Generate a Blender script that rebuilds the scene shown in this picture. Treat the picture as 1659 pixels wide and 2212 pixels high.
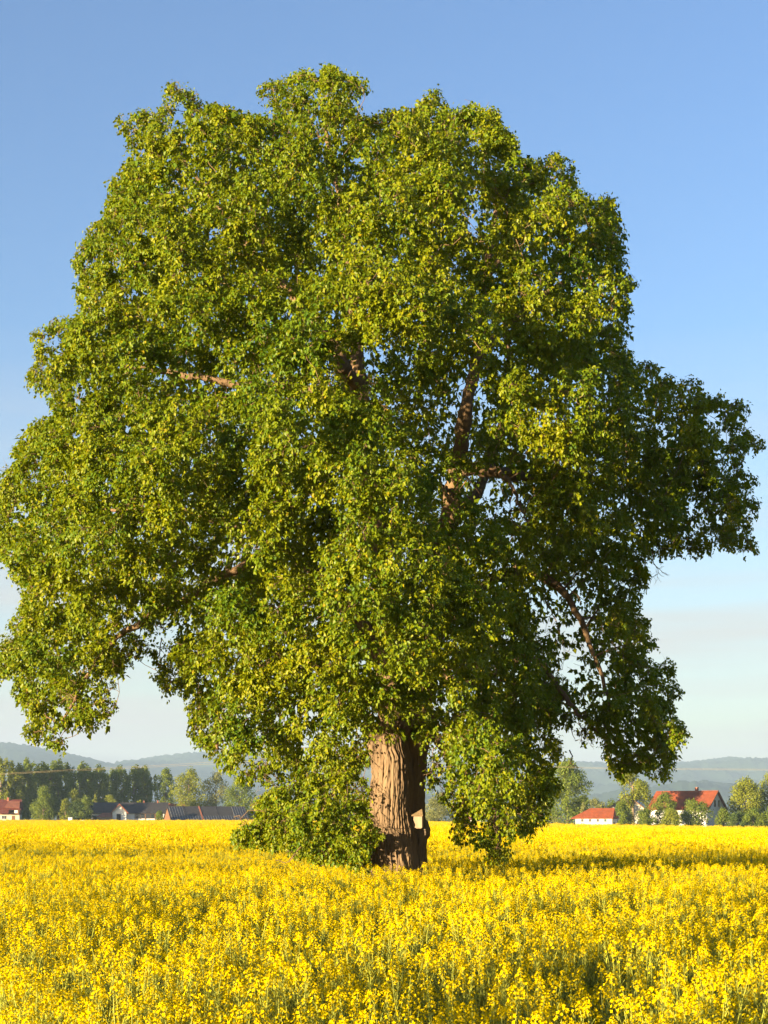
import bpy, bmesh, math, random
import numpy as np
from mathutils import Vector, Matrix, Euler

S = bpy.context.scene
for o in list(bpy.data.objects):
    bpy.data.objects.remove(o)
R = math.radians

# ------------------------------------------------------------------ camera
F = 3322.0            # focal length in units where the picture is 1659 wide
EYE = 2.24            # eye height above the soil
HOR = 1768.0          # row of the eye level in a 1659 x 2212 picture
cam = bpy.data.cameras.new('camera')
cam.sensor_fit = 'VERTICAL'
cam.sensor_height = 36.0
cam.lens = F / 2212.0 * 36.0
cam.shift_y = (HOR - 1106.0) / 2212.0
cam.clip_start = 0.1
cam.clip_end = 20000
camo = bpy.data.objects.new('camera', cam)
camo.location = (0, 0, EYE)
camo.rotation_euler = (R(90), 0, 0)
S.collection.objects.link(camo)
S.camera = camo

# ------------------------------------------------------------------ light
SUN_EL, SUN_AZ = R(4.3), R(-50.0)   # azimuth of the sun seen from behind the camera (minus = left)
to_sun = Vector((math.sin(SUN_AZ) * math.cos(SUN_EL), -math.cos(SUN_AZ) * math.cos(SUN_EL), math.sin(SUN_EL)))
sl = bpy.data.lights.new('sun', 'SUN')
sl.energy = 5.0
sl.angle = R(0.5)
sl.color = (1.0, 0.81, 0.50)
so = bpy.data.objects.new('sun', sl)
so.rotation_euler = to_sun.to_track_quat('Z', 'Y').to_euler()
so.location = (-30, -30, 30)
S.collection.objects.link(so)

W = bpy.data.worlds.new('World')
S.world = W
W.use_nodes = True
nt = W.node_tree
nt.nodes.clear()
out = nt.nodes.new('ShaderNodeOutputWorld')
bg = nt.nodes.new('ShaderNodeBackground')
sky = nt.nodes.new('ShaderNodeTexSky')
sky.sky_type = 'NISHITA'
sky.sun_disc = False
sky.sun_elevation = SUN_EL
sky.sun_rotation = math.atan2(to_sun.x, to_sun.y)
sky.altitude = 300
sky.air_density = 1.0
sky.dust_density = 0.7
sky.ozone_density = 2.5
bg.inputs['Strength'].default_value = 0.12
# thin high cloud: noise in the direction of view, stretched sideways
tc = nt.nodes.new('ShaderNodeTexCoord')
sep = nt.nodes.new('ShaderNodeSeparateXYZ')
nt.links.new(tc.outputs['Generated'], sep.inputs[0])
mp = nt.nodes.new('ShaderNodeMapping')
mp.inputs['Scale'].default_value = (2.2, 2.2, 26.0)
mp.inputs['Rotation'].default_value = (0, 0.06, 0)
nt.links.new(tc.outputs['Generated'], mp.inputs[0])
cn = nt.nodes.new('ShaderNodeTexNoise')
cn.inputs['Scale'].default_value = 1.6
cn.inputs['Detail'].default_value = 6
cn.inputs['Roughness'].default_value = 0.5
nt.links.new(mp.outputs[0], cn.inputs['Vector'])
cr = nt.nodes.new('ShaderNodeMapRange')
cr.inputs['From Min'].default_value = 0.38
cr.inputs['From Max'].default_value = 0.72
cr.inputs['To Min'].default_value = 0.42
cr.inputs['To Max'].default_value = 1.0
nt.links.new(cn.outputs['Fac'], cr.inputs['Value'])
lo = nt.nodes.new('ShaderNodeMapRange')           # less cloud high up
lo.inputs['From Min'].default_value = 0.0
lo.inputs['From Max'].default_value = 0.30
lo.inputs['To Min'].default_value = 1.5
lo.inputs['To Max'].default_value = 0.0
nt.links.new(sep.outputs['Z'], lo.inputs['Value'])
mul = nt.nodes.new('ShaderNodeMath'); mul.operation = 'MULTIPLY'
nt.links.new(cr.outputs[0], mul.inputs[0]); nt.links.new(lo.outputs[0], mul.inputs[1])
mix = nt.nodes.new('ShaderNodeMix'); mix.data_type = 'RGBA'
nt.links.new(mul.outputs[0], mix.inputs['Factor'])
hs = nt.nodes.new('ShaderNodeHueSaturation')
hs.inputs['Saturation'].default_value = 1.06
hs.inputs['Hue'].default_value = 0.514
nt.links.new(sky.outputs[0], hs.inputs['Color'])
nt.links.new(hs.outputs[0], mix.inputs['A'])
mix.inputs['B'].default_value = (1.58, 1.50, 1.44, 1)
nt.links.new(mix.outputs['Result'], bg.inputs['Color'])
nt.links.new(bg.outputs[0], out.inputs[0])

S.view_settings.view_transform = 'Standard'
S.view_settings.look = 'None'
S.view_settings.exposure = 1.95
S.view_settings.gamma = 1.0
S.view_settings.use_curve_mapping = False
S.cycles.max_bounces = 8
S.cycles.diffuse_bounces = 3
S.cycles.transmission_bounces = 3
S.cycles.volume_bounces = 0
S.cycles.use_denoising = True

# ------------------------------------------------------------------ helpers
rng = np.random.default_rng(7)
random.seed(7)
COL = S.collection


def P(px, py, Y):
    """A point at distance Y seen at (px, py) of the 1659 x 2212 picture."""
    return np.array(((px - 829.5) * Y / F, Y, EYE - (py - HOR) * Y / F))


def softplus(x, k=10.0):
    x = np.asarray(x, float)
    return k * np.log1p(np.exp(np.clip(x / k, -40, 40)))


def terrain(x, y):
    x = np.asarray(x, float); y = np.asarray(y, float)
    s = softplus(np.minimum(x, 260.0)) - softplus(0.0) * 0
    return -0.016 * s * np.clip((y - 30) / 150.0, 0, 1)


def unit(a):
    return a / np.maximum(np.linalg.norm(a, axis=-1, keepdims=True), 1e-9)


def _hash(i, j, seed):
    h = (i * 374761393 + j * 668265263 + seed * 974634777) & 0xffffffff
    h = ((h ^ (h >> 13)) * 1274126177) & 0xffffffff
    return ((h ^ (h >> 16)) & 0xffffff) / float(0xffffff)


def vnoise(x, y, seed=0, wrap=None):
    x = np.asarray(x, float); y = np.asarray(y, float)
    x, y = np.broadcast_arrays(x, y)
    xi = np.floor(x).astype(np.int64); yi = np.floor(y).astype(np.int64)
    fx = x - xi; fy = y - yi
    fx = fx * fx * (3 - 2 * fx); fy = fy * fy * (3 - 2 * fy)
    x1 = xi + 1
    if wrap:
        xi = xi % wrap; x1 = x1 % wrap
    a = _hash(xi, yi, seed); b = _hash(x1, yi, seed)
    c = _hash(xi, yi + 1, seed); d = _hash(x1, yi + 1, seed)
    return (a * (1 - fx) + b * fx) * (1 - fy) + (c * (1 - fx) + d * fx) * fy


def mesh_np(name, verts, loops, sizes, mats=(), midx=None, attr=None, smooth=False):
    """Fast mesh: verts (n,3), loops flat vertex ids, sizes of the faces."""
    me = bpy.data.meshes.new(name)
    verts = np.ascontiguousarray(verts, np.float32)
    loops = np.ascontiguousarray(loops, np.int32)
    sizes = np.ascontiguousarray(sizes, np.int32)
    me.vertices.add(len(verts)); me.vertices.foreach_set('co', verts.ravel())
    me.loops.add(len(loops)); me.loops.foreach_set('vertex_index', loops)
    me.polygons.add(len(sizes))
    st = np.zeros(len(sizes), np.int32); st[1:] = np.cumsum(sizes)[:-1]
    me.polygons.foreach_set('loop_start', st)
    try:
        me.polygons.foreach_set('loop_total', sizes)
    except Exception:
        pass
    for m in mats:
        me.materials.append(m)
    if midx is not None:
        me.polygons.foreach_set('material_index', np.ascontiguousarray(midx, np.int32))
    if attr is not None:
        a = me.attributes.new('tint', 'FLOAT', 'POINT')
        a.data.foreach_set('value', np.ascontiguousarray(attr, np.float32))
    if smooth:
        me.polygons.foreach_set('use_smooth', np.ones(len(sizes), bool))
    me.update(calc_edges=True)
    me.validate()
    return me


def link(name, me, parent=None):
    o = bpy.data.objects.new(name, me)
    COL.objects.link(o)
    if parent is not None:
        o.parent = parent
    return o


def empty(name, loc=(0, 0, 0), rz=0.0):
    o = bpy.data.objects.new(name, None)
    o.empty_display_size = 0.3
    o.location = loc
    o.rotation_euler = (0, 0, rz)
    COL.objects.link(o)
    return o


def tag(o, label=None, cat=None, group=None, kind=None):
    if label: o['label'] = label
    if cat: o['category'] = cat
    if group: o['group'] = group
    if kind: o['kind'] = kind
    return o


class MB:
    """Collects boxes, slabs, prisms and tubes; build() links them as one mesh object."""

    def __init__(s):
        s.v = []; s.f = []

    def add(s, vs, fs):
        n = len(s.v)
        s.v += [tuple(map(float, v)) for v in vs]
        s.f += [tuple(n + i for i in f) for f in fs]
        return s

    def box(s, x0, x1, y0, y1, z0, z1):
        return s.add([(x0, y0, z0), (x1, y0, z0), (x1, y1, z0), (x0, y1, z0), (x0, y0, z1), (x1, y0, z1), (x1, y1, z1), (x0, y1, z1)],
                     [(0, 3, 2, 1), (4, 5, 6, 7), (0, 1, 5, 4), (1, 2, 6, 5), (2, 3, 7, 6), (3, 0, 4, 7)])

    def slab(s, a, b, c, d, t):
        """Four corners of a plane and a thickness along its normal."""
        a, b, c, d = [np.array(p, float) for p in (a, b, c, d)]
        n = np.cross(b - a, d - a); n = n / np.linalg.norm(n) * t
        return s.add([a, b, c, d, a + n, b + n, c + n, d + n],
                     [(0, 3, 2, 1), (4, 5, 6, 7), (0, 1, 5, 4), (1, 2, 6, 5), (2, 3, 7, 6), (3, 0, 4, 7)])

    def tube(s, pts, rad, n=6, cap=True):
        pts = np.array(pts, float)
        k = len(pts)
        rad = np.broadcast_to(np.asarray(rad, float), (k,))
        base = len(s.v)
        up = np.array((0.31, 0.17, 0.93))
        for i in range(k):
            t = pts[min(i + 1, k - 1)] - pts[max(i - 1, 0)]
            t = t / (np.linalg.norm(t) + 1e-9)
            u = np.cross(t, up); u = u / (np.linalg.norm(u) + 1e-9); w = np.cross(t, u)
            for j in range(n):
                a = 2 * math.pi * j / n
                s.v.append(tuple(pts[i] + rad[i] * (math.cos(a) * u + math.sin(a) * w)))
        for i in range(k - 1):
            for j in range(n):
                p = base + i * n + j; q = base + i * n + (j + 1) % n
                s.f.append((p, q, q + n, p + n))
        if cap:
            s.f.append(tuple(base + j for j in range(n))[::-1])
            s.f.append(tuple(base + (k - 1) * n + j for j in range(n)))
        return s

    def build(s, name, mat, parent=None, smooth=False):
        me = bpy.data.meshes.new(name)
        me.from_pydata(s.v, [], s.f)
        me.materials.append(mat)
        if smooth:
            me.polygons.foreach_set('use_smooth', np.ones(len(me.polygons), bool))
        me.update()
        return link(name, me, parent)


# ------------------------------------------------------------------ materials
def mat(name, col, rough=0.8, spec=0.3, vary=0.0, scale=5.0, bump=0.0, bscale=20.0, stretch=(1, 1, 1), col2=None, tint=None, transl=0.0, tcol=None, rnd=0.0):
    m = bpy.data.materials.new(name)
    m.use_nodes = True
    t = m.node_tree; t.nodes.clear()
    o = t.nodes.new('ShaderNodeOutputMaterial')
    b = t.nodes.new('ShaderNodeBsdfPrincipled')
    b.inputs['Roughness'].default_value = rough
    b.inputs['Specular IOR Level'].default_value = spec
    csock = None
    tcn = None

    def coords():
        nonlocal tcn
        if tcn is None:
            tc_ = t.nodes.new('ShaderNodeTexCoord')
            tcn = t.nodes.new('ShaderNodeMapping')
            tcn.inputs['Scale'].default_value = stretch
            t.links.new(tc_.outputs['Object'], tcn.inputs[0])
        return tcn.outputs[0]

    if tint is not None:
        a = t.nodes.new('ShaderNodeAttribute'); a.attribute_name = 'tint'
        r = t.nodes.new('ShaderNodeValToRGB')
        el = r.color_ramp.elements
        for i, (p, c) in enumerate(tint):
            e = el[i] if i < 2 else el.new(p)
            e.position = p; e.color = (*c, 1)
        t.links.new(a.outputs['Fac'], r.inputs[0])
        csock = r.outputs[0]
    elif vary > 0 or col2 is not None:
        n = t.nodes.new('ShaderNodeTexNoise')
        n.inputs['Scale'].default_value = scale
        n.inputs['Detail'].default_value = 5
        n.inputs['Roughness'].default_value = 0.65
        t.links.new(coords(), n.inputs['Vector'])
        r = t.nodes.new('ShaderNodeValToRGB')
        c2 = col2 if col2 is not None else tuple(c * (1 - vary) for c in col)
        c1 = col if col2 is not None else tuple(min(1, c * (1 + vary)) for c in col)
        r.color_ramp.elements[0].position = 0.32; r.color_ramp.elements[0].color = (*c2, 1)
        r.color_ramp.elements[1].position = 0.68; r.color_ramp.elements[1].color = (*c1, 1)
        t.links.new(n.outputs['Fac'], r.inputs[0])
        csock = r.outputs[0]
    if rnd > 0:
        oi = t.nodes.new('ShaderNodeObjectInfo')
        h = t.nodes.new('ShaderNodeHueSaturation')
        mr = t.nodes.new('ShaderNodeMapRange')
        mr.inputs['To Min'].default_value = 1 - rnd; mr.inputs['To Max'].default_value = 1 + rnd
        t.links.new(oi.outputs['Random'], mr.inputs['Value'])
        t.links.new(mr.outputs[0], h.inputs['Value'])
        if csock is not None: t.links.new(csock, h.inputs['Color'])
        else: h.inputs['Color'].default_value = (*col, 1)
        csock = h.outputs[0]
    if csock is not None: t.links.new(csock, b.inputs['Base Color'])
    else: b.inputs['Base Color'].default_value = (*col, 1)
    if bump > 0:
        n2 = t.nodes.new('ShaderNodeTexNoise')
        n2.inputs['Scale'].default_value = bscale
        n2.inputs['Detail'].default_value = 6
        t.links.new(coords(), n2.inputs['Vector'])
        bp = t.nodes.new('ShaderNodeBump')
        bp.inputs['Strength'].default_value = bump
        bp.inputs['Distance'].default_value = 0.02
        t.links.new(n2.outputs['Fac'], bp.inputs['Height'])
        t.links.new(bp.outputs[0], b.inputs['Normal'])
    if transl > 0:
        tr = t.nodes.new('ShaderNodeBsdfTranslucent')
        if tcol is not None: tr.inputs[0].default_value = (*tcol, 1)
        elif csock is not None: t.links.new(csock, tr.inputs[0])
        else: tr.inputs[0].default_value = (*col, 1)
        mx = t.nodes.new('ShaderNodeMixShader'); mx.inputs[0].default_value = transl
        t.links.new(b.outputs[0], mx.inputs[1]); t.links.new(tr.outputs[0], mx.inputs[2])
        t.links.new(mx.outputs[0], o.inputs[0])
    else:
        t.links.new(b.outputs[0], o.inputs[0])
    return m


M = {}
M['leaf'] = mat('pear_leaf', (0.09, 0.12, 0.015), rough=0.42, spec=0.18, transl=0.30, tcol=(0.30, 0.33, 0.005),
                tint=[(0.0, (0.055, 0.118, 0.007)), (0.45, (0.148, 0.190, 0.005)), (0.85, (0.240, 0.240, 0.004)), (1.0, (0.32, 0.22, 0.010))])
M['bark'] = mat('pear_bark', (0.235, 0.155, 0.092), rough=0.95, spec=0.1, col2=(0.13, 0.088, 0.055), scale=3.0, bump=0.7, bscale=30, stretch=(1, 1, 0.22))
M['oldwood'] = mat('weathered_wood', (0.25, 0.18, 0.12), rough=0.9, spec=0.1, col2=(0.12, 0.085, 0.055), scale=4.0, bump=0.6, bscale=25, stretch=(1, 1, 0.3))
M['limb'] = mat('limb_bark', (0.24, 0.15, 0.08), rough=0.9, spec=0.1, col2=(0.13, 0.085, 0.05), scale=9, bump=0.6, bscale=40)
M['petal'] = mat('rape_petal', (0.70, 0.505, 0.001), rough=0.8, spec=0.02, transl=0.25, rnd=0.10)
M['petal_far'] = mat('rape_petal_far', (0.66, 0.465, 0.001), rough=0.8, spec=0.02, transl=0.2, rnd=0.10)
M['stem'] = mat('rape_stem', (0.33, 0.34, 0.040), rough=0.6, spec=0.25, transl=0.12, rnd=0.2)
M['rapeleaf'] = mat('rape_leaf', (0.07, 0.11, 0.03), rough=0.6, spec=0.3, transl=0.15)
M['canopy'] = mat('rape_canopy', (0.60, 0.42, 0.001), rough=0.9, spec=0.0, col2=(0.42, 0.31, 0.008), scale=0.9, bump=1.0, bscale=2.5)
M['soil'] = mat('soil_ground', (0.07, 0.075, 0.03), rough=0.95, spec=0.1, col2=(0.045, 0.05, 0.02), scale=0.4)
M['grass'] = mat('meadow_grass', (0.16, 0.17, 0.035), rough=0.8, spec=0.1, transl=0.2)
M['drygrass'] = mat('dry_grass', (0.34, 0.28, 0.08), rough=0.8, spec=0.1, transl=0.2)
M['forest'] = mat('forest_hill', (0.045, 0.07, 0.025), rough=0.9, spec=0.05, col2=(0.03, 0.05, 0.022), scale=0.01)
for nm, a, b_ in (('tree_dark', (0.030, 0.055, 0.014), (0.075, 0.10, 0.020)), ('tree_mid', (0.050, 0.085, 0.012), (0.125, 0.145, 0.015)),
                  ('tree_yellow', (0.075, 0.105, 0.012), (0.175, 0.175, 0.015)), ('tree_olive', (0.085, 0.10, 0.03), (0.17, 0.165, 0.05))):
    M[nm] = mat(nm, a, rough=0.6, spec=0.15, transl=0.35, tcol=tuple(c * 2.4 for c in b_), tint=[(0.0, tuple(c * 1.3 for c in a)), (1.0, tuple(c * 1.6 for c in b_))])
M['bgtrunk'] = mat('grey_bark', (0.22, 0.16, 0.11), rough=0.9, spec=0.1, vary=0.3, scale=3)
M['white'] = mat('white_render', (0.78, 0.765, 0.72), rough=0.9, spec=0.1, col2=(0.66, 0.63, 0.57), scale=0.5)
M['cream'] = mat('cream_boards', (0.62, 0.55, 0.42), rough=0.9, spec=0.1, col2=(0.48, 0.41, 0.30), scale=1.2, stretch=(1, 1, 0.2))
M['redtile'] = mat('red_roof_tile', (0.28, 0.072, 0.032), rough=0.85, spec=0.1, col2=(0.17, 0.050, 0.025), scale=0.8)
M['oldtile'] = mat('weathered_roof_tile', (0.34, 0.12, 0.07), rough=0.85, spec=0.15, col2=(0.21, 0.075, 0.045), scale=0.8)
M['maroon'] = mat('maroon_roof_tile', (0.17, 0.045, 0.032), rough=0.8, spec=0.2, col2=(0.11, 0.032, 0.026), scale=0.7)
M['darktile'] = mat('dark_roof_tile', (0.055, 0.05, 0.052), rough=0.6, spec=0.3, col2=(0.038, 0.035, 0.038), scale=0.9)
M['solar'] = mat('solar_glass', (0.028, 0.030, 0.040), rough=0.3, spec=0.4)
M['alu'] = mat('aluminium_rail', (0.30, 0.30, 0.30), rough=0.4, spec=0.5)
M['wood'] = mat('brown_wood', (0.17, 0.085, 0.045), rough=0.8, spec=0.2, vary=0.3, scale=4)
M['dark'] = mat('dark_opening', (0.015, 0.014, 0.013), rough=0.5, spec=0.3)
M['glass'] = mat('window_glass', (0.03, 0.035, 0.04), rough=0.08, spec=0.7)
M['greenglass'] = mat('green_glass', (0.06, 0.10, 0.08), rough=0.1, spec=0.6)
M['stone'] = mat('rough_stone', (0.33, 0.27, 0.19), rough=0.9, spec=0.1, col2=(0.2, 0.16, 0.11), scale=3)
M['brick'] = mat('chimney_brick', (0.30, 0.12, 0.08), rough=0.9, spec=0.1, vary=0.3, scale=3)
M['grey'] = mat('grey_sheet', (0.33, 0.33, 0.33), rough=0.7, spec=0.2, vary=0.15)
M['wire'] = mat('bare_wire', (0.55, 0.42, 0.24), rough=0.5, spec=0.4)
M['carpaint'] = mat('white_car_paint', (0.7, 0.7, 0.68), rough=0.25, spec=0.5)
M['boxwood'] = mat('pale_new_wood', (0.36, 0.25, 0.165), rough=0.9, spec=0.1, col2=(0.26, 0.18, 0.12), scale=12, stretch=(3, 3, 0.4))
M['boxroof'] = mat('mossy_roof_board', (0.22, 0.14, 0.08), rough=0.95, spec=0.1, col2=(0.11, 0.085, 0.04), scale=25, bump=0.6, bscale=60)

# ------------------------------------------------------------------ ground, hills, haze
def grid_sheet(name, xs, ys, zf, m, kind='structure', parent=None):
    X, Yg = np.meshgrid(xs, ys)
    Z = zf(X, Yg)
    v = np.stack([X, Yg, Z], -1).reshape(-1, 3)
    nx, ny = len(xs), len(ys)
    i = np.arange(nx - 1)[None, :] + np.arange(ny - 1)[:, None] * nx
    q = np.stack([i, i + 1, i + 1 + nx, i + nx], -1).reshape(-1)
    me = mesh_np(name, v, q, np.full((nx - 1) * (ny - 1), 4), [m])
    o = link(name, me, parent)
    o['kind'] = kind
    return o


grid_sheet('ground', np.r_[np.linspace(-7100, -300, 10), np.linspace(-280, 280, 60), np.linspace(300, 7100, 10)],
           np.r_[np.linspace(-50, 700, 76), np.linspace(750, 12600, 36)], terrain, M['soil'])


def interp_px(knots):
    k = np.array(knots, float)
    return lambda px: np.interp(px, k[:, 0], k[:, 1])


def make_hill(name, knots, D, front, back, seed, cell=9.0, tree=11.0, x0=-500, x1=2200):
    prof = interp_px(knots)
    xw0, xw1 = (x0 - 829.5) * D / F, (x1 - 829.5) * D / F
    xs = np.arange(xw0, xw1, cell)
    ys = np.arange(D - front, D + back, cell * 1.6)
    X, Yg = np.meshgrid(xs, ys)
    px = X / D * F + 829.5
    hr = EYE - (prof(px) - HOR) * D / F
    t = np.where(Yg <= D, (Yg - (D - front)) / front, 1 - (Yg - D) / back)
    t = np.clip(t, 0, 1)
    sh = t ** 0.8
    sh = sh * sh * (3 - 2 * sh)
    big = vnoise(X / 260.0, Yg / 200.0, seed) * 2 - 1 + 0.5 * (vnoise(X / 110.0, Yg / 90.0, seed + 1) * 2 - 1)
    Z = hr * sh + big * 75.0 * sh * (1 - sh) * 3.2
    Z = Z + (rng.random(X.shape) ** 1.5 - 0.3) * tree * np.clip(t * 6, 0, 1)
    Z = Z - 3.0
    X = X + rng.uniform(-.3, .3, X.shape) * cell
    v = np.stack([X, Yg, Z], -1).reshape(-1, 3)
    nx, ny = len(xs), len(ys)
    i = np.arange(nx - 1)[None, :] + np.arange(ny - 1)[:, None] * nx
    q = np.stack([i, i + 1, i + 1 + nx, i + nx], -1).reshape(-1)
    o = link(name, mesh_np(name, v, q, np.full((nx - 1) * (ny - 1), 4), [M['forest']]))
    o['kind'] = 'structure'
    return o


make_hill('far_hills', [(-500, 1640), (200, 1662), (265, 1657), (300, 1649), (345, 1639), (400, 1633), (440, 1630), (520, 1634), (640, 1640), (900, 1646),
                        (1100, 1648), (1250, 1650), (1330, 1653), (1420, 1651), (1490, 1648), (1535, 1642), (1562, 1640), (1610, 1645), (1660, 1645), (2200, 1660)],
          11000, 3400, 1200, 11, cell=22, tree=26)
make_hill('near_hill', [(-500, 1590), (-100, 1598), (0, 1606), (60, 1612), (120, 1624), (190, 1639), (255, 1655), (300, 1690), (340, 1750), (380, 1775), (2200, 1775)],
          9000, 2400, 800, 21, x1=420, cell=18, tree=22)
make_hill('low_wooded_hill', [(300, 1775), (480, 1740), (580, 1712), (700, 1715), (1000, 1722), (1240, 1725), (1400, 1702), (1500, 1690), (1600, 1700), (1660, 1694), (2200, 1720)],
          7000, 1800, 600, 31, cell=17, tree=20, x0=300)

HZ = MB().box(-7200, 7200, -60, 12700, -8, 560)
hm = bpy.data.materials.new('haze_air')
hm.use_nodes = True
ht = hm.node_tree; ht.nodes.clear()
ho = ht.nodes.new('ShaderNodeOutputMaterial')
hv = ht.nodes.new('ShaderNodeVolumePrincipled')
hv.inputs['Color'].default_value = (0.58, 0.77, 1.0, 1)
hv.inputs['Density'].default_value = 0.000085
hv.inputs['Anisotropy'].default_value = 0.0
ht.links.new(hv.outputs[0], ho.inputs['Volume'])
hz = HZ.build('haze', hm)
hz['kind'] = 'stuff'
tag(hz, 'pale evening haze lying over the plain', 'haze')

# ------------------------------------------------------------------ the pear tree
Y0 = 26.6
PXM = F / Y0
POLY = np.array([(240,1560),(200,1560),(125,1608),(60,1580),(80,1540),(40,1490),(0,1450),(10,1390),(30,1350),(60,1300),(40,1240),(0,1190),(-20,1150),(0,1090),(10,1040),(40,970),(80,920),(130,900),(110,840),(70,820),(90,760),(80,725),(130,700),(170,690),(180,640),(170,570),(200,500),(240,460),(245,400),(285,360),(280,300),(255,265),(300,250),(345,265),(370,190),(400,205),(430,240),(470,235),(500,245),(560,260),(610,270),(600,240),(565,195),(620,180),(650,165),(690,175),(710,150),(730,165),(780,185),(770,220),(740,250),(800,255),(850,250),(900,250),(935,205),(960,245),(1020,240),(1060,245),(1070,280),(1100,300),(1105,330),(1150,355),(1195,340),(1225,355),(1230,400),(1270,440),(1315,435),(1325,490),(1340,540),(1330,590),(1360,620),(1350,680),(1345,760),(1355,800),(1400,795),(1440,820),(1500,830),(1550,860),(1600,880),(1585,920),(1635,955),(1590,1000),(1620,1040),(1580,1060),(1625,1090),(1610,1120),(1620,1190),(1560,1165),(1500,1190),(1450,1180),(1430,1210),(1400,1190),(1370,1210),(1390,1250),(1360,1290),(1390,1340),(1400,1390),(1370,1420),(1440,1440),(1460,1490),(1445,1540),(1470,1585),(1440,1640),(1425,1670),(1390,1650),(1360,1640),(1330,1670),(1315,1620),(1300,1560),(1260,1590),(1210,1560),(1190,1620),(1200,1700),(1170,1760),(1130,1800),(1080,1790),(1085,1845),(1060,1850),(1030,1820),(980,1800),(990,1750),(960,1720),(925,1680),(915,1600),(880,1570),(830,1585),(800,1590),(790,1650),(795,1720),(805,1780),(840,1800),(810,1825),(800,1862),(770,1868),(740,1850),(690,1858),(640,1830),(560,1812),(510,1805),(560,1780),(560,1740),(600,1700),(650,1660),(640,1640),(600,1670),(540,1680),(470,1640),(420,1580),(400,1480),(390,1400),(370,1490),(340,1450),(330,1350),(300,1400),(270,1450),(230,1460),(245,1520)], float)


def poly_sd(px, py):
    """Signed distance (inside positive) to the crown outline, in picture units."""
    p = np.stack([px, py], -1)[:, None, :]
    a = POLY[None]; b = np.roll(POLY, -1, 0)[None]
    ab = b - a
    t = np.clip(((p - a) * ab).sum(-1) / (ab * ab).sum(-1), 0, 1)
    d = np.linalg.norm(p - (a + t[..., None] * ab), axis=-1).min(1)
    x, y = p[..., 0], p[..., 1]
    c = ((a[..., 1] > y) != (b[..., 1] > y)) & (x < (b[..., 0] - a[..., 0]) * (y - a[..., 1]) / (b[..., 1] - a[..., 1] + 1e-12) + a[..., 0])
    ins = (c.sum(1) % 2) == 1
    return np.where(ins, d, -d)


BULGE = [(880,1350,210,430,1.7),(880,690,190,250,0.9),(560,1000,180,430,1.0),(330,600,170,250,0.5),(300,1150,250,230,0.5),
         (1225,840,110,190,1.0),(1210,480,110,110,0.6),(1040,480,70,110,-1.3),(1000,900,100,140,-2.4),(790,830,75,85,-1.6),
         (1240,1350,130,220,-2.6),(1470,1000,200,200,-2.2),(1370,1540,100,150,-0.6),(430,830,100,60,-1.3),(490,1190,70,80,-1.3),
         (700,1280,60,150,-1.1),(280,1480,120,80,-0.8),(640,560,100,80,-0.7),(1060,1090,70,90,-1.8),(930,1690,60,60,-1.0),(1060,1700,90,120,0.9),
         (690,1760,110,80,0.9),(1120,1500,60,200,-1.0),(700,560,60,200,-0.5)]
VOID = [(1000,890,55,105),(785,812,36,58),(1215,1300,85,75),(1260,1450,70,90),(450,828,75,26),(355,1372,28,46),(1075,1060,60,60),(1230,1580,45,50),
        (1020,460,26,60),(500,1200,40,40),(960,1080,30,50),(940,1640,30,60)]


# foliage hangs in rounded masses with dark clefts between them
_mx, _my = np.meshgrid(np.arange(-20, 1700, 118.0), np.arange(140, 1900, 128.0))
_mx = _mx + (np.arange(_mx.shape[0])[:, None] % 2) * 59.0
MASS = np.stack([(_mx + rng.uniform(-40, 40, _mx.shape)).ravel(), (_my + rng.uniform(-42, 42, _mx.shape)).ravel(),
                 rng.uniform(60, 105, _mx.size), rng.uniform(60, 105, _mx.size), rng.uniform(.5, 1.9, _mx.size), rng.normal(0, .10, _mx.size)], -1)


_tx, _ty = np.meshgrid(np.arange(-20, 1700, 70.0), np.arange(140, 1900, 72.0))
_tx = _tx + (np.arange(_tx.shape[0])[:, None] % 2) * 35.0
TUFT = np.stack([(_tx + rng.uniform(-30, 30, _tx.shape)).ravel(), (_ty + rng.uniform(-30, 30, _tx.shape)).ravel(),
                 rng.uniform(28, 56, _tx.size), rng.uniform(34, 68, _tx.size), rng.uniform(.3, 1.25, _tx.size), rng.normal(0, .09, _tx.size)], -1)


def tuft(px, py):
    """The small hanging tufts: height of the nearest one and which it is."""
    q = ((px[:, None] - TUFT[None, :, 0]) / TUFT[None, :, 2]) ** 2 + ((py[:, None] - TUFT[None, :, 1]) / TUFT[None, :, 3]) ** 2
    h = np.sqrt(np.clip(1 - q, 0, 1)) * TUFT[None, :, 4]
    j = h.argmax(1)
    return h.max(1), j


def dome(px, py):
    """How far a mass bulges at a point (0 in the clefts) and which mass it is."""
    q = ((px[:, None] - MASS[None, :, 0]) / MASS[None, :, 2]) ** 2 + ((py[:, None] - MASS[None, :, 1]) / MASS[None, :, 3]) ** 2
    h = np.sqrt(np.clip(1 - q, 0, 1)) * MASS[None, :, 4]
    j = h.argmax(1)
    return h.max(1), j


def front_depth(px, py, e):
    q = np.clip(e / 430.0, 0, 1)
    d = 3.4 * np.sqrt(1 - (1 - q) ** 2) + dome(px, py)[0]
    for (bx, by, rx, ry, a) in BULGE:
        d = d + a * np.exp(-((px - bx) / rx) ** 2 - ((py - by) / ry) ** 2)
    d = d + 1.5 * (vnoise(px / 130.0, py / 150.0, 5) - 0.5) + 0.7 * (vnoise(px / 60.0, py / 70.0, 6) - 0.5)
    return d


def in_void(px, py):
    r = np.zeros(len(px), bool)
    for (bx, by, rx, ry) in VOID:
        r |= ((px - bx) / rx) ** 2 + ((py - by) / ry) ** 2 < 1
    return r


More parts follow.
